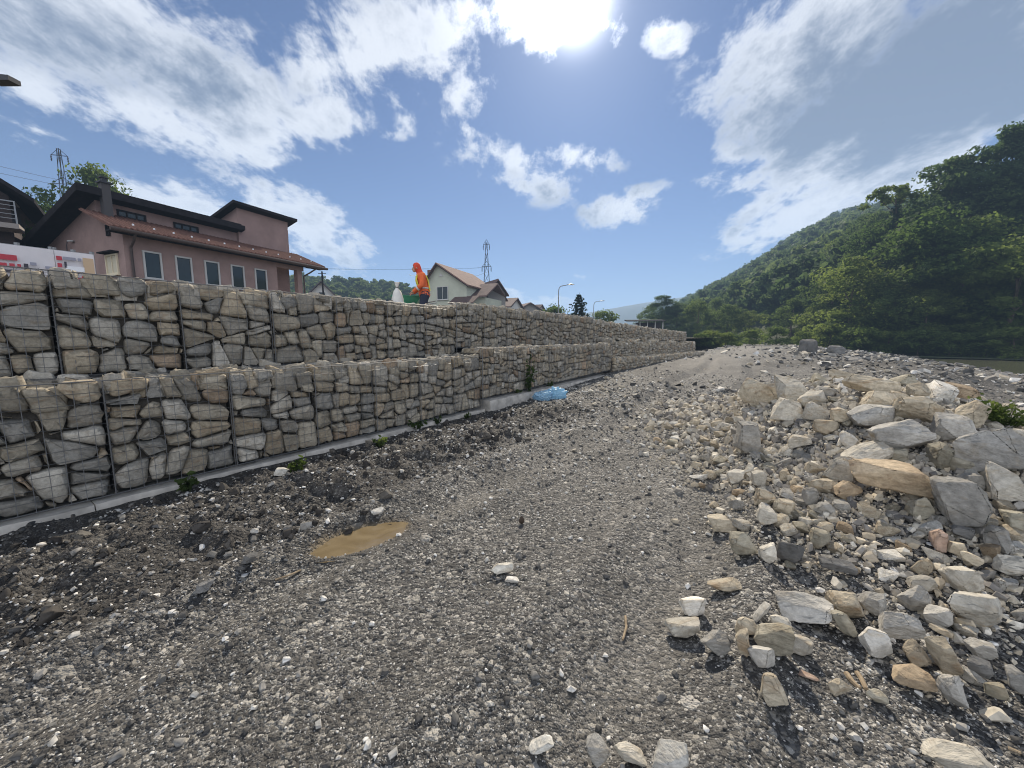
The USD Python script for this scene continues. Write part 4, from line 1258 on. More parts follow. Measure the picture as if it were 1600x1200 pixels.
def conifer():
    d = ray(905, 457)
    fwd = 46.0
    x, zt = d[0] / d[1] * fwd, EYE + d[2] / d[1] * fwd
    r = np.random.default_rng(33)
    t = thing('conifer', 'lone small conifer with upturned branches between the street lamps', 'tree', (x, fwd, 1.2))
    h = zt - 1.2
    obj('trunk', rod((0, 0, -.3), (0, 0, h), .11, 7, .015), BARK, t)
    P, br = [], []
    for k in range(15):
        z = h * (.14 + .84 * k / 15)
        L = 2.3 * (1 - k / 15.5) * r.uniform(.7, 1.15) + .1
        for a in np.arange(6) * 1.047 + r.uniform(0, 1):
            L2 = L * r.uniform(.65, 1.1)
            e = np.array([math.cos(a) * L2, math.sin(a) * L2, z + .30 * L2])
            br.append(rod((0, 0, z), e, .018, 4, .006))
            n = int(8 + 15 * L2)
            u = r.uniform(.18, 1.03, n)[:, None]
            P.append(np.array([0, 0, z]) + (e - [0, 0, z]) * u + r.normal(0, .055, (n, 3)))
    P = np.vstack(P)
    obj('needles', leaves(P, r.uniform(.14, .30, len(P)), r), NEEDLE, t)
    obj('branch', cat_(br), BARK, t, kind='stuff')


conifer()
plant_tree('broad', 'garden_tree', 148, 44, 268, 'leafy tree whose top shows above the pink house roof', 'tree', .8, None, 4.0)
plant_tree('dark', 'garden_tree', 62, 27, 316, 'dark bushy tree between the brown house and the pink house', 'tree', .62, None, 3.0)
plant_tree('bush', 'bush', 52, 22, 362, 'dark shrub at the corner of the brown house', 'bush', .5, None, 3.0)
plant_tree('bush', 'bush', 862, 60, 480, 'hazy shrub behind the coping left of the street lamp', 'bush', 1.0, None, 1.5)
plant_tree('bush', 'bush', 945, 70, 488, 'low green shrub right of the farther street lamp', 'bush', 1.0, None, 1.5)


def pole():
    d = ray(503, 424)
    x, zt = d[0] / d[1] * 40, EYE + d[2] / d[1] * 40
    t = thing('utility_pole', 'plain dark pole in front of the white cottage', 'pole', (x, 40, 2))
    obj('shaft', rod((0, 0, 0), (0, 0, zt - 2), .10, 8, .08), DARKWOOD, t)
    obj('cross_bar', rod((-.4, 0, zt - 2.2), (.4, 0, zt - 2.2), .035, 6), DARKWOOD, t)


pole()


def banners():
    """Two printed fabric banners on a fence behind the coping; the print is too small to read."""
    red, blk, blu = plain('banner_red', (.46, .06, .08), .6), plain('banner_ink', (.06, .055, .07), .6), plain('banner_grey_print', (.30, .30, .36), .6)
    cloth = plain('banner_cloth', (.66, .63, .64), .7, var=.06, scale=3, bump=.01)
    Q = -7.6

    r = np.random.default_rng(5)

    def place(px0, px1, y0l, y0r, y1l, y1r, name, label, marks, base):
        a, b = onq(px0, y1l, Q), onq(px1, y1r, Q)
        c, d = onq(px0, y0l, Q), onq(px1, y0r, Q)
        w, z0, z1 = np.linalg.norm((b - a)[:2]), min(a[2], b[2]) - .5, (c[2] + d[2]) / 2
        t = thing(name, label, 'banner', (a[0], a[1], 0), math.atan2(DY, DX))
        n = 24
        X, Z = np.meshgrid(np.linspace(0, w, n), np.linspace(z0, z1, 8), indexing='ij')
        Y = .03 * (fbm2(X, Z, 2.2, 3, 71) - .5)
        i = np.arange(n * 8).reshape(n, 8)
        F = np.stack([i[:-1, :-1], i[1:, :-1], i[1:, 1:], i[:-1, 1:]], -1).reshape(-1, 4)
        V = np.stack([X, Y, Z], -1).reshape(-1, 3)
        back = V + [0, .006, 0]
        F2 = np.vstack([F, F[:, ::-1] + n * 8])
        obj('cloth', (np.vstack([V, back]), F2), base, t, True)
        H = z1 - z0
        for (u0, u1, v0, v1, m) in marks:
            zc = z1 - .62 * (1 - v1), z1 - .62 * (1 - v0)
            if v1 - v0 > .085 or u1 - u0 < .1:
                obj('print_block', bx(u0 * w, u1 * w, -.035, -.030, z1 - .62 * v1, z1 - .62 * v0), m, t)
                continue
            ws, xx = [], u0 * w                          # a line of print too small to read: words as short bars
            while xx < u1 * w - .02:
                l = min(r.uniform(.035, .13), u1 * w - xx)
                ws.append(bx(xx, xx + l, -.035, -.030, z1 - .62 * v1, z1 - .62 * v0))
                xx += l + r.uniform(.012, .03)
            obj('print_line', cat_(ws), m, t, kind='stuff')
        for k in range(3):
            xx = w * (.02 + .48 * k)
            obj('fence_post', rod((xx, .06, 1.9), (xx, .06, z1 + .04), .025, 6), METAL, t)
        obj('top_wire', rod((0, .05, z1 + .005), (w, .05, z1 + .005), .008, 5), METAL, t)
    r = np.random.default_rng(5)
    mk = [(.06, .20, .10, .14, blk), (.16, .46, .20, .30, red), (.16, .50, .36, .42, red), (.08, .46, .48, .53, blk), (.08, .50, .60, .66, blk), (.08, .40, .74, .78, blu), (.30, .52, .80, .86, blu), (.54, .60, .34, .52, blk), (.56, .62, .62, .86, blk), (.64, .68, .70, .92, blk), (.76, .81, .45, .95, blk), (.63, .72, .30, .36, blu), (.84, .98, .35, .40, blu), (.84, .96, .60, .66, blu)]
    place(-30, 86, 377, 390, 398, 412, 'printed_banner', 'white banner with red and black print lines on the fence behind the wall', mk, cloth)
    mk = [(.02, .16, .12, .20, red), (.03, .14, .26, .34, red), (.20, .26, .22, .34, blk), (.02, .34, .44, .52, red), (.16, .70, .52, .72, red), (.60, .82, .48, .80, red), (.22, .70, .30, .40, plain('banner_white', (.8, .8, .82), .6)), (.36, .60, .46, .505, plain('banner_white', (.8, .8, .82), .6)), (.68, .96, .10, .42, plain('banner_ochre', (.55, .40, .26), .6)), (.18, .64, .12, .18, blu), (.25, .75, .84, .90, plain('banner_pink', (.7, .35, .38), .6))]
    place(87, 149, 391, 398, 412, 421, 'printed_banner', 'white and red banner with a coloured picture strip beside the first banner', mk, cloth)


banners()


# ------------------------------------------------------------------ the worker and the things beside him
def hull_chain(joints, bones, edge=.03, it=8):
    parts = []
    for a, b in bones:
        pa, ra = joints[a]
        pb, rb = joints[b]
        parts.append(m3.Manifold.batch_hull([m3.Manifold.sphere(ra, 20).translate(tuple(map(float, pa))), m3.Manifold.sphere(rb, 20).translate(tuple(map(float, pb)))]))
    m = m3.Manifold.batch_boolean(parts, m3.OpType.Add).refine_to_length(edge)
    me = m.to_mesh()
    t = trimesh.Trimesh(me.vert_properties[:, :3], me.tri_verts, process=True)
    trimesh.smoothing.filter_taubin(t, iterations=it)
    return t


def worker():
    """A worker in orange high-visibility clothes, bending forward to look down at his hands."""
    d = ray(655, 470)
    fwd = 11.4
    x, y = d[0] / d[1] * fwd + .16, fwd
    z0 = 1.88
    t = thing('person', 'worker in orange high-visibility jacket and trousers with yellow bands, head bowed', 'person', (x, y, z0), math.radians(200))
    skin = plain('skin', (.42, .25, .17), .6)
    orange, yellow, silver = plain('hi_vis_orange', (.66, .13, .04), .75, var=.12, scale=8, bump=.01), plain('hi_vis_yellow', (.72, .70, .08), .7), plain('reflective_band', (.55, .56, .55), .35)
    navy = plain('navy_cloth', (.025, .03, .05), .85)
    # local: faces +x, left is +y
    J = {'pel': ((0, 0, .93), .15), 'waist': ((.02, 0, 1.10), .128), 'chest': ((.07, 0, 1.34), .145), 'neckb': ((.12, 0, 1.50), .075), 'neck': ((.16, 0, 1.56), .056),
         'head': ((.215, 0, 1.655), .094), 'chin': ((.272, 0, 1.585), .052), 'crown': ((.205, 0, 1.70), .088),
         'shl': ((.07, .185, 1.44), .066), 'shr': ((.07, -.185, 1.44), .066), 'ell': ((.10, .25, 1.15), .048), 'elr': ((.08, -.25, 1.15), .048), 'wrl': ((.30, .14, 1.00), .034), 'wrr': ((.28, -.12, .98), .034),
         'pll': ((.36, .10, .96), .029), 'plr': ((.34, -.08, .94), .029),
         'hpl': ((0, .10, .90), .115), 'hpr': ((0, -.10, .90), .115), 'knl': ((.10, .12, .50), .072), 'knr': ((.02, -.12, .49), .072), 'anl': ((.03, .13, .10), .05), 'anr': ((-.06, -.12, .10), .05), 'tol': ((.19, .14, .04), .038), 'tor': ((.10, -.13, .04), .038)}
    for sd, w_, pl in ((1, 'wrl', 'pll'), (-1, 'wrr', 'plr')):
        base = np.array(J[pl][0])
        for k, ln in enumerate((.062, .07, .066, .052)):
            o = base + np.array([.012, sd * (.024 - .016 * k), -.004])
            J[f'f{sd}{k}a'] = (o, .0095)
            J[f'f{sd}{k}b'] = (o + [ln * .55, -sd * .004, -.022], .0085)
            J[f'f{sd}{k}c'] = (o + [ln * .75, -sd * .006, -.052], .0075)
        J[f't{sd}a'] = (base + [-.01, -sd * .026, .0], .011)
        J[f't{sd}b'] = (base + [.025, -sd * .045, -.02], .009)
    B = [('pel', 'waist'), ('waist', 'chest'), ('chest', 'neckb'), ('neckb', 'neck'), ('neck', 'head'), ('head', 'chin'), ('head', 'crown'), ('chest', 'shl'), ('chest', 'shr'), ('shl', 'ell'), ('shr', 'elr'), ('ell', 'wrl'), ('elr', 'wrr'), ('wrl', 'pll'), ('wrr', 'plr'),
         ('pel', 'hpl'), ('pel', 'hpr'), ('hpl', 'knl'), ('hpr', 'knr'), ('knl', 'anl'), ('knr', 'anr'), ('anl', 'tol'), ('anr', 'tor')]
    for sd, pl in ((1, 'pll'), (-1, 'plr')):
        for k in range(4):
            B += [(pl, f'f{sd}{k}a'), (f'f{sd}{k}a', f'f{sd}{k}b'), (f'f{sd}{k}b', f'f{sd}{k}c')]
        B += [(pl, f't{sd}a'), (f't{sd}a', f't{sd}b')]
    J.update({'nose0': ((.312, 0, 1.635), .014), 'nose1': ((.330, 0, 1.612), .016), 'earl': ((.21, .097, 1.635), .018), 'earr': ((.21, -.097, 1.635), .018), 'lip': ((.308, 0, 1.567), .014)})
    B += [('head', 'nose0'), ('nose0', 'nose1'), ('head', 'earl'), ('head', 'earr'), ('chin', 'lip')]
    obj('body', hull_chain(J, B, .02, 6), skin, t, True)
    for s in (-1, 1):
        obj('eye', trimesh.creation.icosphere(1, .012, ).apply_translation([.424, s * .036, 1.622]) if False else trimesh.Trimesh(trimesh.creation.icosphere(1, .012).vertices + [.300, s * .035, 1.658], trimesh.creation.icosphere(1).faces), DARKMETAL, t, True)

    def suit(names, bones, grow):
        K = {n: (J[n][0], J[n][1] + grow) for n in names}
        return hull_chain(K, bones, .03, 5)
    jn = ['pel', 'waist', 'chest', 'neckb', 'shl', 'shr', 'ell', 'elr', 'wrl', 'wrr', 'hpl', 'hpr']
    obj('jacket', suit(jn, [('pel', 'waist'), ('waist', 'chest'), ('chest', 'neckb'), ('chest', 'shl'), ('chest', 'shr'), ('shl', 'ell'), ('shr', 'elr'), ('ell', 'wrl'), ('elr', 'wrr'), ('pel', 'hpl'), ('pel', 'hpr')], .020), orange, t, True)
    tr = suit(['pel', 'hpl', 'hpr', 'knl', 'knr', 'anl', 'anr'], [('pel', 'hpl'), ('pel', 'hpr'), ('hpl', 'knl'), ('hpr', 'knr'), ('knl', 'anl'), ('knr', 'anr')], .02)
    obj('trousers', tr, navy, t, True)
    # upright yellow bands on the jacket front and back, silver hoop at the waist
    for s in (-1, 1):
        for fx in (1, -1):
            pts = [(.012 + fx * .158, s * .085, 1.02), (.03 + fx * .155, s * .09, 1.16), (.07 + fx * .160, s * .095, 1.32), (.085 + fx * .125, s * .10, 1.45)]
            obj('yellow_band', cat_([m_ for a, b in zip(pts[:-1], pts[1:]) for m_ in [trimesh.convex.convex_hull(np.vstack([np.array(p) + np.array([dx, dy, 0]) for p in (a, b) for dx in (-.012, .012) for dy in (-.035, .035)]))]]), yellow, t)
    ring = [(.02 + .150 * math.cos(a), .152 * math.sin(a), 1.09 + .01 * math.cos(a)) for a in np.linspace(0, 2 * np.pi, 21)]
    obj('silver_band', path_tube(ring, .024, 6), silver, t)
    for s, e_, w_ in ((1, 'ell', 'wrl'), (-1, 'elr', 'wrr')):
        a, b = np.array(J[e_][0]), np.array(J[w_][0])
        obj('cuff_band', rod(a + (b - a) * .45, a + (b - a) * .62, .078, 10, .074), silver, t)
    hd = hull_chain({'a': ((.20, 0, 1.70), .112), 'b': ((.21, 0, 1.65), .106), 'c': ((.14, 0, 1.57), .09), 'd': ((.10, 0, 1.49), .10)}, [('a', 'b'), ('a', 'c'), ('c', 'd')], .025, 5)
    cut = m3.Manifold(m3.Mesh(hd.vertices.astype(np.float32), hd.faces.astype(np.uint32)))
    if cut.status() == m3.Error.NoError:
        cut = cut - m3.Manifold.sphere(.105, 24).scale((1, .78, 1.05)).translate((.315, 0, 1.62))
        hd = cut
    obj('hood', hd, plain('hood_red', (.58, .07, .035), .8, var=.1, scale=9, bump=.01), t, True)
    for s, an, to in ((1, 'anl', 'tol'), (-1, 'anr', 'tor')):
        obj('boot', hull_chain({'a': (J[an][0], .072), 'b': ((J[an][0][0], J[an][0][1], .20), .068), 'c': (np.array(J[to][0]) + [0, 0, .008], .05), 'd': (np.array(J[an][0]) - [.03, 0, .04], .058)}, [('a', 'b'), ('a', 'c'), ('a', 'd')], .03, 4), plain('boot_leather', (.03, .025, .022), .6), t, True)


worker()


def barrow():
    d = ray(634, 460)
    fwd = 11.9
    x = d[0] / d[1] * fwd
    t = thing('wheelbarrow', 'green wheelbarrow standing left of the worker', 'wheelbarrow', (x + .05, fwd, 1.98), math.radians(8))
    g = plain('barrow_green', (.05, .22, .13), .45, var=.2, scale=9)

    def tray(k, z0):
        lo = m3.Manifold.cube((.42 * k, .34 * k, .02), True).translate((-.02, 0, z0))
        hi = m3.Manifold.cube((.86 * k, .60 * k, .02), True).translate((0, 0, .80))
        return m3.Manifold.batch_hull([lo, hi])
    obj('tray', tray(1, .50) - tray(.95, .525).translate((0, 0, .012)), g, t)
    obj('rim', path_tube([(-.43, -.30, .81), (.43, -.30, .81), (.43, .30, .81), (-.43, .30, .81), (-.43, -.30, .81)], .014, 6), g, t)
    for s in (-1, 1):
        obj('handle', path_tube([(-.62, 0 + s * .05, .20), (-.2, s * .19, .46), (.35, s * .24, .56), (.85, s * .28, .66)], .017, 6), METAL, t)
        obj('leg', path_tube([(.28, s * .22, .53), (.34, s * .22, .0), (.1, s * .22, .46)], .015, 6), METAL, t)
    w = obj('tyre', trimesh.creation.torus(.15, .045, major_sections=24, minor_sections=10, transform=trimesh.transformations.rotation_matrix(math.pi / 2, [1, 0, 0]) @ np.eye(4)).apply_translation([-.62, 0, .195]), DARKMETAL, t, True)
    obj('rim_disc', rod((-.62, -.03, .195), (-.62, .03, .195), .11, 16), METAL, w)
    # white sack, neck tied
    d = ray(621, 465)
    r = np.random.default_rng(8)
    m = trimesh.creation.revolve(np.array([[.001, 0], [.15, .01], [.19, .12], [.185, .35], [.16, .55], [.09, .68], [.035, .74], [.03, .77], [.07, .86], [.055, .87], [.001, .84]]), sections=22)
    m.vertices += (meshkit.fbm(m.vertices * 7, 3, 4)[:, None] - .5) * .07 * np.array([1, 1, .3])
    m.vertices[:, 2] *= 1.30
    s = thing('sack', 'white sack tied at the neck standing at the left of the green wheelbarrow', 'sack', (d[0] / d[1] * 11.0, 11.0, 1.96))
    obj('bag', m, plain('sack_cloth', (.62, .60, .55), .85, var=.1, scale=9), s, True)
    obj('tie', trimesh.creation.torus(.036, .009, major_sections=16, minor_sections=6).apply_translation([0, 0, .985]), DARKMETAL, s)


barrow()
for i, (px, fw_, w, lab) in enumerate(((680, 10.9, .55, 'pale stone block lying on the coping right of the worker'), (712, 11.4, .7, 'long flat stone lying on the coping at the step'))):
    pass

# ------------------------------------------------------------------ rocks
def rock_mesh(seed, dims, edge=.24, planes=9, rough=.05, soft=2):
    """Broken limestone: a block bounded by flat breaks, its edges knocked off and its faces weathered."""
    r = np.random.default_rng(seed)
    ax = np.vstack([np.eye(3), -np.eye(3)]) + r.normal(0, .24, (6, 3))
    n = np.vstack([ax, r.normal(0, 1, (planes, 3))])
    n /= np.linalg.norm(n, axis=1, keepdims=True)
    h = np.concatenate([r.uniform(.64, .90, 6), r.uniform(.70, 1.0, planes)])
    hs = HalfspaceIntersection(np.column_stack([n, -h]), np.zeros(3))
    m = trimesh.convex.convex_hull(hs.intersections)
    v, f = m.vertices, m.faces
    if edge:
        v, f = trimesh.remesh.subdivide_to_size(v, f, edge * 2, max_iter=12)
        m = trimesh.Trimesh(v, f, process=True)
        trimesh.smoothing.filter_laplacian(m, lamb=.5, iterations=soft)
        v, f = np.array(m.vertices), np.array(m.faces)
        d = v / np.linalg.norm(v, axis=1, keepdims=True)
        s = r.uniform(0, 50)
        st = v @ (n[6] if planes else n[0])
        v = v * (1 + rough * 2 * (meshkit.fbm(v * 2.0 + s, 3, 2) - .5) + rough * 1.5 * (meshkit.fbm(v * 5.5 + s, 3, 3) - .5) + rough * .5 * (np.abs(((st * 5.5 + s + 1.5 * meshkit.noise(v * 3 + s)) % 1) - .5) - .25))[:, None]
    e = v.max(0) - v.min(0)
    v = (v - (v.max(0) + v.min(0)) / 2) / e * np.asarray(dims)
    return trimesh.Trimesh(v, f, process=False)


ROCKS = [  # centre, size in the photograph, tilt, look, what it looks like
    (1394, 748, 130, 60, -6, 'brown', 'largest rounded brown boulder in the middle of the heap'),
    (1502, 784, 92, 78, 25, 'grey', 'big wedge-shaped grey block right of the brown boulder'),
    (1572, 752, 66, 60, 10, 'pale', 'rounded pale grey boulder right of the grey wedge'),
    (1562, 704, 140, 68, 12, 'grey', 'huge flat grey slab at the right edge of the heap'),
    (1409, 680, 104, 48, 10, 'grey', 'long streaked grey slab above the brown boulder'),
    (1434, 641, 80, 42, 0, 'tan', 'flat-topped tan block, squarest stone near the crest'),
    (1490, 668, 72, 46, -8, 'grey', 'grey block wedged right below the square tan block'),
    (1362, 650, 76, 36, 8, 'grey', 'rough grey slab left of the square tan block'),
    (1362, 603, 90, 36, -14, 'tan', 'tan wedge forming the highest point of the heap'),
    (1435, 611, 38, 26, 0, 'tan', 'small upright tan stone on the crest behind the square block'),
    (1374, 625, 60, 30, -5, 'tan', 'low tan stone just under the highest wedge'),
    (1520, 648, 56, 44, -20, 'tan', 'pointed tan stone at the right end of the crest'),
    (1237, 608, 54, 46, -15, 'pale', 'peaked pale stone at the left end of the crest'),
    (1188, 614, 66, 46, -32, 'tan', 'leaning tan slab, farthest left of the big stones'),
    (1231, 641, 52, 38, -10, 'pale', 'pale triangular stone under the peaked one'),
    (1168, 686, 44, 56, 8, 'grey', 'upright grey stone on the left flank of the heap'),
    (1310, 736, 50, 44, -8, 'pale', 'pale cube-like block left of the brown boulder'),
    (1355, 709, 80, 40, 22, 'pale', 'slanting pale slab behind the brown boulder'),
    (1327, 687, 29, 28, 30, 'white', 'small white spike between the grey slabs'),
    (1286, 760, 46, 24, 8, 'tan', 'thin tan slab below the pale cube'),
    (1323, 766, 48, 30, 35, 'brown', 'tilted dark tan slab touching the brown boulder'),
    (1470, 712, 44, 44, 0, 'olive', 'round dull stone between the two long grey slabs'),
    (1502, 724, 44, 26, 0, 'olive', 'low triangular stone above the grey wedge'),
    (1515, 752, 48, 26, 5, 'grey', 'flat grey stone behind the grey wedge'),
    (1128, 817, 46, 28, 6, 'tan', 'cream flat stone lying alone at the left foot of the heap'),
    (1198, 805, 32, 30, 15, 'pale', 'pale pointed stone on the lower left slope'),
    (1162, 849, 44, 36, 20, 'olive', 'olive angular stone at the edge of the haul road'),
    (1234, 864, 44, 34, 0, 'dark', 'dark rounded stone at the foot of the heap'),
    (1199, 864, 28, 32, 25, 'pale', 'pale stone squeezed against the dark rounded one'),
    (1310, 884, 60, 28, 4, 'dark', 'long dark slab half buried in gravel'),
    (1281, 841, 33, 33, 25, 'olive', 'dull stone standing on edge above the long dark slab'),
    (1195, 776, 33, 26, -8, 'tan', 'cream stone on the left slope above the pale pointed one'),
    (1186, 748, 24, 27, 0, 'pale', 'small pale upright stone on the left slope'),
    (1466, 845, 30, 36, 10, 'red', 'pinkish stone below the grey wedge'),
    (1505, 832, 37, 24, 0, 'dark', 'dark smooth stone under the grey wedge'),
    (1559, 843, 44, 44, 5, 'grey', 'pale grey cube at the right below the wedge'),
    (1492, 857, 37, 25, 0, 'tan', 'cream cobble beside the pinkish stone'),
    (1519, 873, 36, 24, 0, 'tan', 'tan cobble right of the cream cobble'),
    (1577, 883, 52, 34, -6, 'pale', 'cream boulder at the right edge below the grey cube'),
    (1584, 815, 46, 38, 8, 'olive', 'dull tan boulder at the right edge beside the wedge'),
    (1437, 795, 46, 34, 15, 'olive', 'shadowed stone under the brown boulder and the wedge'),
    (1266, 777, 26, 29, 0, 'grey', 'small grey upright stone left of the tilted slab'),
    (1257, 949, 88, 50, 10, 'grey', 'largest oval grey boulder of the near group'),
    (1320, 946, 60, 46, 18, 'tan', 'tan stone right against the oval grey boulder'),
    (1362, 943, 46, 37, 15, 'grey', 'grey stone behind the tan one in the near group'),
    (1066, 980, 54, 32, 15, 'pale', 'flat pale stone, farthest left of the near group'),
    (1118, 1004, 47, 40, 28, 'grey', 'grey flat stone beside the leftmost pale one'),
    (1082, 947, 42, 30, 18, 'white', 'whitish splinter lying above the leftmost pale stone'),
    (1133, 913, 54, 21, 5, 'tan', 'tan slab like half a brick on the road edge'),
    (1210, 999, 62, 50, 20, 'olive', 'brownish block below the oval grey boulder'),
    (1189, 1026, 43, 34, 15, 'grey', 'grey stone at the lower left of the near group'),
    (1160, 1004, 22, 44, 0, 'tan', 'narrow upright stone at the left of the near group'),
    (1250, 1007, 42, 34, -8, 'pale', 'pale stone between the brownish block and the gravel'),
    (1368, 1004, 52, 48, 5, 'white', 'white-grey faceted block in front of the near group'),
    (1410, 977, 73, 42, 14, 'grey', 'pale grey slab sloping right behind the white block'),
    (1523, 952, 82, 55, 14, 'pale', 'large smooth pale boulder at the right of the near group'),
    (1429, 935, 54, 40, 20, 'grey', 'grey wedge above the pale sloping slab'),
    (1466, 962, 45, 35, 0, 'grey', 'grey stone left of the large smooth pale boulder'),
    (1475, 1025, 57, 60, 25, 'tan', 'knobbly tan stone right of the white block'),
    (1433, 1021, 43, 46, 30, 'tan', 'tan flake leaning on the knobbly stone'),
    (1429, 1059, 69, 42, 4, 'brown', 'broad tan boulder in the front row'),
    (1488, 1080, 49, 52, 30, 'grey', 'grey angular stone right of the broad tan boulder'),
    (1210, 1077, 43, 52, 12, 'tan', 'lone tan stone standing in front of the near group'),
    (1313, 1074, 36, 28, 28, 'tan', 'small tan stone casting a shadow in the open gravel'),
    (1371, 1088, 35, 24, 0, 'olive', 'small round stone left of the broad tan boulder'),
    (1502, 1186, 120, 60, 15, 'pale', 'big pale boulder cut off by the bottom edge at right'),
    (1048, 1180, 54, 48, 20, 'white', 'white faceted stone at the bottom edge'),
    (935, 1172, 38, 52, 30, 'grey', 'grey shard at the bottom edge, left of the white stone'),
    (985, 1178, 50, 36, -10, 'pale', 'pale broken stone between the shard and the white stone'),
    (845, 1163, 40, 26, 30, 'white', 'white chip lying alone near the bottom edge'),
    (1558, 1081, 41, 30, 10, 'olive', 'dull stone right of the grey angular one'),
    (1532, 1013, 54, 35, 8, 'grey', 'grey stone below the large smooth pale boulder'),
    (1189, 957, 20, 34, -25, 'white', 'white sliver leaning at the left of the oval boulder'),
    (1221, 975, 36, 28, 0, 'pale', 'pale stone tucked under the oval grey boulder'),
    (1440, 912, 49, 27, 5, 'pale', 'pale flat stone on the slope above the near group'),
    (1502, 905, 70, 40, 10, 'pale', 'pale boulder above the large smooth one'),
    (1319, 974, 38, 42, 35, 'olive', 'olive flake right of the oval grey boulder'),
    (1470, 986, 38, 22, 0, 'tan', 'tan cobble under the grey stone'),
    (1532, 1042, 42, 37, 0, 'dark', 'dark stone behind the grey angular one'),
    (1590, 1062, 40, 46, 10, 'grey', 'grey stone cut off by the right edge'),
    (1168, 978, 38, 28, -10, 'tan', 'yellowish stone left of the brownish block'),
    (1264, 1055, 32, 14, -8, 'red', 'reddish brick fragment in the open gravel'),
    (1290, 795, 30, 22, 10, 'grey', 'grey stone below the thin tan slab'), (1225, 792, 34, 26, -10, 'tan', 'tan stone on the lower slope left of the grey upright one'),
    (1150, 745, 28, 24, 0, 'pale', 'pale stone at the left skirt of the heap'), (1405, 712, 30, 22, 0, 'olive', 'olive stone between the slanting slab and the grey slab'),
    (1250, 690, 36, 22, 5, 'pale', 'pale stone on the upper left slope'), (1290, 668, 40, 24, 10, 'tan', 'tan stone below the rough grey slab at left'), (1268, 625, 44, 30, 5, 'pale', 'pale layered stone right of the peaked one'),
    (1290, 615, 34, 22, 0, 'grey', 'grey layered stone on the crest between peak and wedge'), (1312, 650, 30, 26, 0, 'tan', 'orange-tan stone left of the rough grey slab'), (1262, 542, 30, 24, 0, 'dark', 'dark boulder standing on the far gravel bar'), (1306, 547, 30, 14, -6, 'dark', 'low dark boulder right of the first one on the far bar'),
    (440, 737, 24, 13, 0, 'white', 'whitish stone at the foot of the weeds by the wall'), (590, 798, 20, 12, 0, 'white', 'white stone at the upper edge of the puddle'), (478, 822, 18, 14, 0, 'grey', 'round grey cobble at the left end of the puddle'),
    (785, 888, 34, 18, 8, 'pale', 'flat pale stone bedded in the middle of the road'), (800, 905, 22, 10, 0, 'white', 'thin white chip beside the flat stone in the road'), (392, 872, 30, 18, 10, 'dark', 'dark clod of earth by the wall side of the road'), (320, 916, 30, 22, 0, 'dark', 'dark clod of earth left of the puddle')]
HERO = []


def to_px(p):
    p = np.asarray(p, float)
    x, y, z = p[..., 0], p[..., 1], p[..., 2] - EYE
    dep = y * CP - z * SP
    return np.stack([800 + FPX * x / dep, 600 - FPX * (z * CP + y * SP) / dep], -1)


for k, (cx, cy, w, h, tilt, look, lab) in enumerate(ROCKS):
    P = hit(cx, cy + .40 * h)
    depth = (P - [0, 0, EYE]) @ np.array([0, CP, -SP])
    W, Hh = w * depth / FPX * .85, h * depth / FPX * .8
    az = math.atan2(P[0], P[1])
    c = P + [0, 0, Hh * .36]
    unit = rock_mesh(900 + k, (1, 1, 1), .085 if w > 45 else .12, 7 + k % 7, .075 if look != 'brown' else .05, 4 if look in ('brown', 'olive', 'dark') else 3)
    R = trimesh.transformations.rotation_matrix(-az * .6, [0, 0, 1]) @ trimesh.transformations.rotation_matrix(math.radians(-tilt), [0, 1, 0])
    for it in range(4):                                   # size and place it so that it looks as large as in the photograph
        D = .80 * (W * .5 + Hh * .5)
        v = (unit.vertices * [W, D, Hh]) @ R[:3, :3].T
        q = to_px(v + c)
        e, m_ = q.max(0) - q.min(0), (q.max(0) + q.min(0)) / 2
        W *= (w * 1.06 / e[0]) ** .8
        Hh *= (h * 1.06 / e[1]) ** .8
        c = c + np.array([(cx - m_[0]), 0, -(cy - m_[1]) / 1.0]) * depth / FPX * .9
    z = max(c[2], float(ground_z(c[0], c[1], False)) + Hh * .12)
    c[2] = z
    name = 'boulder' if w > 60 else 'rock'
    o = obj(name, trimesh.Trimesh((unit.vertices * [W, .80 * (W * .5 + Hh * .5), Hh]) @ R[:3, :3].T, unit.faces, process=False), ROCK[look], None, 28, lab, name)
    o.AddTranslateOp().Set(Gf.Vec3d(*map(float, c)))
    HERO.append((c[0], c[1], c[2], max(W, D) / 2))
HERO = np.array(HERO)

rr = np.random.default_rng(5150)
kinds = ['pale', 'tan', 'grey', 'olive', 'white', 'brown']
PROTO = []
for k in range(15):
    p = cls('rubble_rock')
    obj('stone', rock_mesh(1300 + k, (1.0, rr.uniform(.62, .95), rr.uniform(.5, .85)), .2, 5 + k % 5, .05), ROCK[kinds[k % 6]], p, 30)
    PROTO.append(str(p.GetPath()))


def on_heap(n, seed, zmin=.10):
    r = np.random.default_rng(seed)
    out = []
    while len(out) < n:
        y, x = r.uniform(1.2, 9.0, 4000), r.uniform(.8, 9.5, 4000)
        w = np.clip(mound(x, y) / .30, 0, 1) + .35 * np.exp(-((x - 2.65 - .33 * (y - 3.5)) / .42) ** 2) * (y < 9) * (y > 2.4)
        near = np.clip(3.2 / np.hypot(x, y), .25, 1.4)
        px = x / y < 1.45
        lone = np.min(np.hypot(x[:, None] - HERO[None, :, 0], y[:, None] - HERO[None, :, 1]) - HERO[None, :, 3], 1)
        w = w * np.where((y < 2.75) & (x < 4.2), np.clip(1.15 - lone / .22, .16, 1), 1)
        ok = (r.uniform(0, 1.4, 4000) < w * near) & px & (mound(x, y) > zmin * r.uniform(.1, 1, 4000))
        out += list(zip(x[ok], y[ok]))
    return np.array(out[:n])


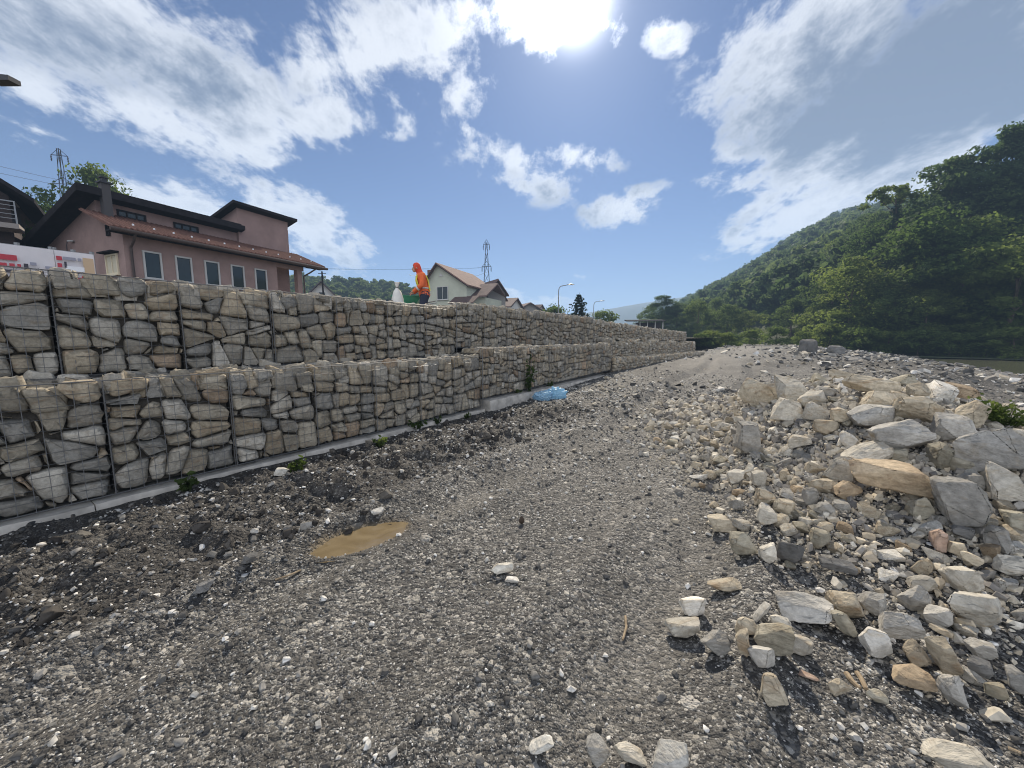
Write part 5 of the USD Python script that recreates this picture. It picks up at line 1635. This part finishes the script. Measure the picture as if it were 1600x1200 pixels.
P = on_heap(5200, 41)
placed = []
for x, y in P:
    s = float(np.clip(.075 * rr.pareto(2.0) + .07, 0, .13 if y < 2.9 else .15 if x < 2.9 + .33 * (y - 3.5) else .34)) * (1 if y > 2.2 else .8)
    z = float(ground_z(x, y))
    c = np.array([x, y, z + s * .18])
    dd = np.linalg.norm(HERO[:, :3] - c, axis=1)
    if np.any(dd < HERO[:, 3] * .80 + s * .30) or any((x - a) ** 2 + (y - b) ** 2 < (.36 * (s + t_)) ** 2 for a, b, t_ in placed):
        continue
    placed.append((x, y, s))
placed.sort(key=lambda q: -q[2] / math.hypot(q[0], q[1]))
ZONES = [('near rubble stone among the front group of rocks at lower right', 'rubble stones among the front rocks'), ('rubble stone filling the middle of the rock heap', 'rubble stones in the middle of the heap'), ('rubble stone on the left skirt of the rock heap', 'rubble stones on the left skirt'), ('rubble stone near the crest of the rock heap', 'rubble stones near the crest')]
SEEN = set()
HL = [(c, q[6]) for c, q in zip(HERO, ROCKS)]


def rubble_label(x, y, z, s, look):
    """Say the stone by its tone and by the named rock it lies next to."""
    me = to_px((x, y, z))
    tone = {'pale': 'pale', 'tan': 'tan', 'grey': 'grey', 'olive': 'dull olive', 'white': 'whitish', 'brown': 'brown'}[look]
    size = 'large ' if s > .2 else 'small ' if s < .11 else ''
    near = sorted((np.linalg.norm(to_px(c) - me), k) for k, (c, _) in enumerate(HL))
    for dist, k in near[:4]:
        dx, dy = me - to_px(HL[k][0])
        rel = ('left of' if dx < 0 else 'right of') if abs(dx) > abs(dy) else ('above' if dy < 0 else 'below')
        lab = f'{size}{tone} stone just {rel} the {HL[k][1]}'
        if len(lab.split()) <= 16 and lab not in SEEN:
            return lab
    return None


for k, (x, y, s) in enumerate(placed[:215]):
    zn = 0 if y < 2.4 else 2 if x < 2.4 + .33 * (y - 3.5) else 3 if y > 4.6 else 1
    kp = int(rr.choice(15))
    src, look = PROTO[kp], kinds[kp % 6]
    z = float(ground_z(x, y)) + s * .17
    lab, grp = rubble_label(x, y, z, s, look), None
    if lab is None:
        lab, grp = ZONES[zn]
    SEEN.add(lab)
    copy_of(src, 'rubble_stone', lab, 'stone', (x, y, z), (rr.uniform(-22, 22), rr.uniform(-22, 22), rr.uniform(0, 360)), (s, s, s), grp)
rest = placed[215:]
protos = [(rock_mesh(1500 + k, (1.0, .8, .62), 0, 5 + k % 3), RUBBLEMIX, False) for k in range(6)]
sm = on_heap(26000, 43, .02)
S = np.clip(.018 * rr.pareto(2.4, len(sm)) + .020, 0, .085)
pos = np.vstack([np.column_stack([sm, ground_z(sm[:, 0], sm[:, 1]) + S * .15])] + [[[x, y, float(ground_z(x, y)) + s * .2]] for x, y, s in rest])
S = np.concatenate([S, [s for _, _, s in rest]])
n = len(pos)
instancer('rubble', protos, pos, rr.integers(0, 6, n), rr.uniform(-3.1, 3.1, (n, 3)), S, 'small pale rubble covering the rock heap', 'rubble')

# scattered stones of the flats and road
n = 26000
az = rr.uniform(-.62, .98, n)
R = np.exp(rr.uniform(math.log(4.5), math.log(60), n))
x, y = R * np.sin(az), R * np.cos(az)
s_, q_ = along(x, y)
ok = (q_ > -4.8) & ((q_ > -1.0) | (R < 12) | (rr.uniform(0, 1, n) < .4)) & (rr.uniform(0, 1, n) < np.clip(fbm2(x, y, .35, 3, 61) * 2.6 - .62, .10, 1)) & (q_ < 40)
skirt = np.exp(-((x - 3.0 - .33 * (y - 3.5)) / .8) ** 2)
ok &= (R > 10) | (rr.uniform(0, 1, n) < .13 + .7 * skirt + .75 * np.exp(-((s_ - 8.6) / 1.6) ** 2 - ((q_ + 1.6) / 1.3) ** 2))
ok &= ~((s_ > 13) & (q_ > -4) & (q_ < 1.2) & (rr.uniform(0, 1, n) < .75))
x, y, R = x[ok], y[ok], R[ok]
S = np.clip(R * .0046 * (rr.pareto(2.6, len(x)) + .75), .02, np.minimum(.40, R * .0165))
protos = [(rock_mesh(1600 + k, (1.0, .85, .6), 0, 5 + k % 3), GREYMIX if k % 3 else RUBBLEMIX, False) for k in range(6)]
instancer('scattered_stones', protos, np.column_stack([x, y, ground_z(x, y) + S * .12]), rr.integers(0, 6, len(x)), np.column_stack([rr.uniform(-.4, .4, (len(x), 2)), rr.uniform(0, 6.28, len(x))]), S, 'stones scattered over the gravel flats', 'stones')


def gravel():
    n = 90000
    az = rr.uniform(-1.05, 1.0, n)
    R = 1.05 * np.exp(rr.uniform(0, 1, n) ** 1.12 * math.log(15))
    x, y = R * np.sin(az), R * np.cos(az)
    s_, q_ = along(x, y)
    a = math.radians(38)
    ex, ey = (x - PUD[0]) * math.cos(a) + (y - PUD[1]) * math.sin(a), -(x - PUD[0]) * math.sin(a) + (y - PUD[1]) * math.cos(a)
    ok = (q_ > -4.98) & (y > .8) & ((ex / .35) ** 2 + (ey / .18) ** 2 > 1) & (rr.uniform(0, 1, n) < np.clip(fbm2(x, y, 1.4, 3, 66) * 2.2 - .45, .15, 1))
    x, y, R, q_ = x[ok], y[ok], R[ok], q_[ok]
    rd = road(x, y)
    S = (1 - .32 * rd) * np.clip(.0056 * (rr.pareto(2.9, len(x)) + .8) * np.clip(R / 1.6, .85, 6), .004, .06)
    k = len(x)
    protos = [(rock_mesh(1700 + j, (1.0, .8 - .05 * (j % 3), .62), 0, 4 + j % 4), GREYMIX, 40 if j % 2 else True) for j in range(8)]
    instancer('gravel', protos, np.column_stack([x, y, ground_z(x, y) + S * .16]), rr.integers(0, 8, k), np.column_stack([rr.uniform(-.5, .5, (k, 2)), rr.uniform(0, 6.28, k)]), S, 'loose grey and white gravel on the ground', 'gravel')


gravel()


def clods():
    n = 5200
    s_, q_ = rr.uniform(-1.6, 6.5, n), rr.uniform(-4.95, -2.7, n)
    x, y = s_ * DX + q_ * DY, s_ * DY - q_ * DX
    ok = (y > .9) & (rr.uniform(0, 1, n) < np.clip(fbm2(x, y, 2.0, 3, 68) * 2.6 - .8, .05, 1) * sstep(-2.7, -3.3, q_))
    x, y = x[ok], y[ok]
    S = np.clip(.016 * (rr.pareto(2.2, len(x)) + .8), .01, .13)
    look = pebble_look('soil_clod', [(0, (.022, .019, .017)), (.5, (.042, .037, .032)), (.85, (.07, .062, .053)), (1, (.11, .10, .085))])
    protos = [(rock_mesh(1800 + j, (1.0, .85, .65), .3, 10, .14, 2), look, 60) for j in range(4)]
    instancer('soil_clods', protos, np.column_stack([x, y, ground_z(x, y) + S * .12]), rr.integers(0, 4, len(x)), rr.uniform(-3.1, 3.1, (len(x), 3)), S, 'dark clods of dug earth along the foot of the wall', 'earth')


clods()

# ------------------------------------------------------------------ small things on the ground
def weed(px, py, n, h, spread, label, mat=GRASS, leaf=.06, name='weed', up=1.0):
    P = hit(px, py)
    r = np.random.default_rng(int(px * 3 + py))
    t = thing(name, label, 'plant', P)
    st, C = [], []
    for k in range(n):
        a, l = r.uniform(0, 6.28), h * r.uniform(.5, 1.1)
        e = np.array([math.cos(a) * spread * r.uniform(.2, 1), math.sin(a) * spread * r.uniform(.2, 1), l * up])
        m = e * .5 + [0, 0, l * .12]
        st += [rod((0, 0, -.02), m, .0035, 4, .003), rod(m, e, .003, 4, .0015)]
        for q in range(7):
            u = r.uniform(.2, 1.0)
            C.append((m * 2 * u if u < .5 else m + (e - m) * (u * 2 - 1)) + r.normal(0, .016, 3))
    C = np.array(C)
    obj('leaf', leaves(C, r.uniform(.6, 1.3, len(C)) * leaf, r), mat, t, kind='stuff')
    obj('stem', cat_(st), mat, t, kind='stuff')


weed(292, 768, 9, .16, .14, 'small green weed at the foot of the wall, nearest of all')
weed(465, 735, 8, .13, .16, 'pale green weed beside the whitish stone by the wall')
weed(592, 698, 8, .12, .13, 'low weed on the earth bank near the middle of the wall')
weed(650, 672, 12, .16, .22, 'spreading weed patch at the foot of the farther baskets')
weed(683, 662, 8, .13, .16, 'small weed just right of the spreading weed patch')
weed(826, 622, 16, 1.05, .22, 'tall flowering weed against the raised footing', leaf=.085)
weed(806, 626, 14, .40, .22, 'dark grassy tuft at the foot of the tall weed', LEAF, .08)
weed(858, 610, 10, .32, .18, 'dark tuft between the tall weed and the blue plastic', LEAF, .07)
weed(1572, 672, 40, .20, .26, 'green grass tuft behind the crest at the right edge', GRASS, .035, 'grass_tuft')
weed(1548, 655, 26, .17, .2, 'smaller grass tuft behind the pointed tan stone', GRASS, .035, 'grass_tuft')
weed(730, 654, 6, .10, .10, 'tiny weed at the end of the low footing')


def crumpled(px, py, wpx, label, mat, flat, seed, lobes, name):
    P = hit(px, py)
    s = wpx / FPX * (P[1] * CP - (P[2] - EYE) * SP)
    t = thing(name, label, 'plastic sheet', P)
    for k, (ox, oy, w, l) in enumerate(lobes):
        m = trimesh.creation.icosphere(4, 1.0)
        v = m.vertices * [w * s / 2, l * s / 2, flat * s * (.8 + .4 * (k % 2))]
        q = v / s * 9 + seed + k * 3
        rg = np.abs(meshkit.fbm(q, 3, seed) - .5) * 2
        v = v * (1 + .55 * (rg[:, None] - .35)) + [ox * s, oy * s, flat * s * .35]
        obj('fold', trimesh.Trimesh(v, m.faces, process=False), mat, t, 25)


BLUE = usdkit.material(stage, '/World/Looks/blue_plastic', {'p': ('principled_bsdf', {'base_color': (.48, .72, .88), 'roughness': .28, 'specular_ior_level': .6}), 't': ('translucent_bsdf', {'color': (.45, .75, .95)}), 'm': ('mix_closure', {'fac': .4})}, [('p.BSDF', 'm.closure1'), ('t.BSDF', 'm.closure2')], surface='m.closure')
crumpled(858, 624, 58, 'crumpled light blue plastic sheet lying at the foot of the wall', BLUE, .22, 3, [(-.22, -.12, .50, .40), (.22, .18, .58, .30), (-.05, .12, .34, .3)], 'plastic_sheet')
crumpled(338, 743, 22, 'scrap of red plastic on the concrete strip under the wall', plain('red_plastic', (.5, .05, .05), .4), .18, 6, [(0, 0, 1.0, .4)], 'plastic_scrap')


def stick(px0, py0, px1, py1, rad, label, mat, cat='stick', lift=.01, name='stick'):
    a, b = hit(px0, py0) + [0, 0, lift], hit(px1, py1) + [0, 0, lift]
    r = np.random.default_rng(int(px0))
    mid = (a + b) / 2 + r.normal(0, .04, 3) * np.linalg.norm(b - a) * [1, 1, .3]
    obj(name, cat_([rod(a, mid, rad, 7, rad * .95), rod(mid, b, rad * .95, 7, rad * .8)]), mat, None, 40, label, cat)


WOOD = plain('weathered_wood', (.30, .23, .15), .85, var=.35, scale=30, bump=.004)
stick(1322, 1055, 1343, 1079, .012, 'left of two short weathered sticks in the open gravel', WOOD)
stick(1339, 1054, 1353, 1080, .011, 'right of two short weathered sticks in the open gravel', WOOD)
stick(977, 965, 973, 1002, .007, 'thin twig lying on the road left of the near rocks', WOOD)
stick(597, 828, 612, 823, .007, 'dark twig floating in the muddy puddle', DARKWOOD, 'stick', .02)
stick(470, 893, 430, 908, .006, 'pale twig beside the wheel rut left of the puddle', WOOD)
stick(1575, 1172, 1600, 1182, .006, 'thin pale twig in the bottom right corner', WOOD)


def leaf_thing():
    P = hit(815, 820)
    t = np.linspace(-1, 1, 9)
    w = np.sqrt(1 - t ** 2) * .022
    V = np.vstack([np.column_stack([-w, .012 * t ** 2, (t + 1) * .035]), np.column_stack([w, .012 * t ** 2 + .004, (t + 1) * .035])])
    f = [[i, i + 1, 9 + i + 1, 9 + i] for i in range(8)]
    o = obj('dry_leaf', (np.vstack([V, V + [0, .002, 0]]), np.vstack([f, np.array(f)[:, ::-1] + 18])), plain('dry_leaf_brown', (.05, .035, .025), .8), None, True, 'dark curled dry leaf standing upright on the road', 'leaf')
    o.AddTranslateOp().Set(Gf.Vec3d(*map(float, P)))


leaf_thing()

# ------------------------------------------------------------------ the air
def haze():
    m = usdkit.material(stage, '/World/Looks/haze', {'v': ('principled_volume', {'color': (.46, .68, 1.0), 'density': HAZE, 'anisotropy': .15})}, [], volume='v.volume')
    obj('haze', bx(-2700, 2700, -480, 2700, -8, 215), m, None, False, 'thin bluish haze filling the valley', None, None, 'stuff')


haze()
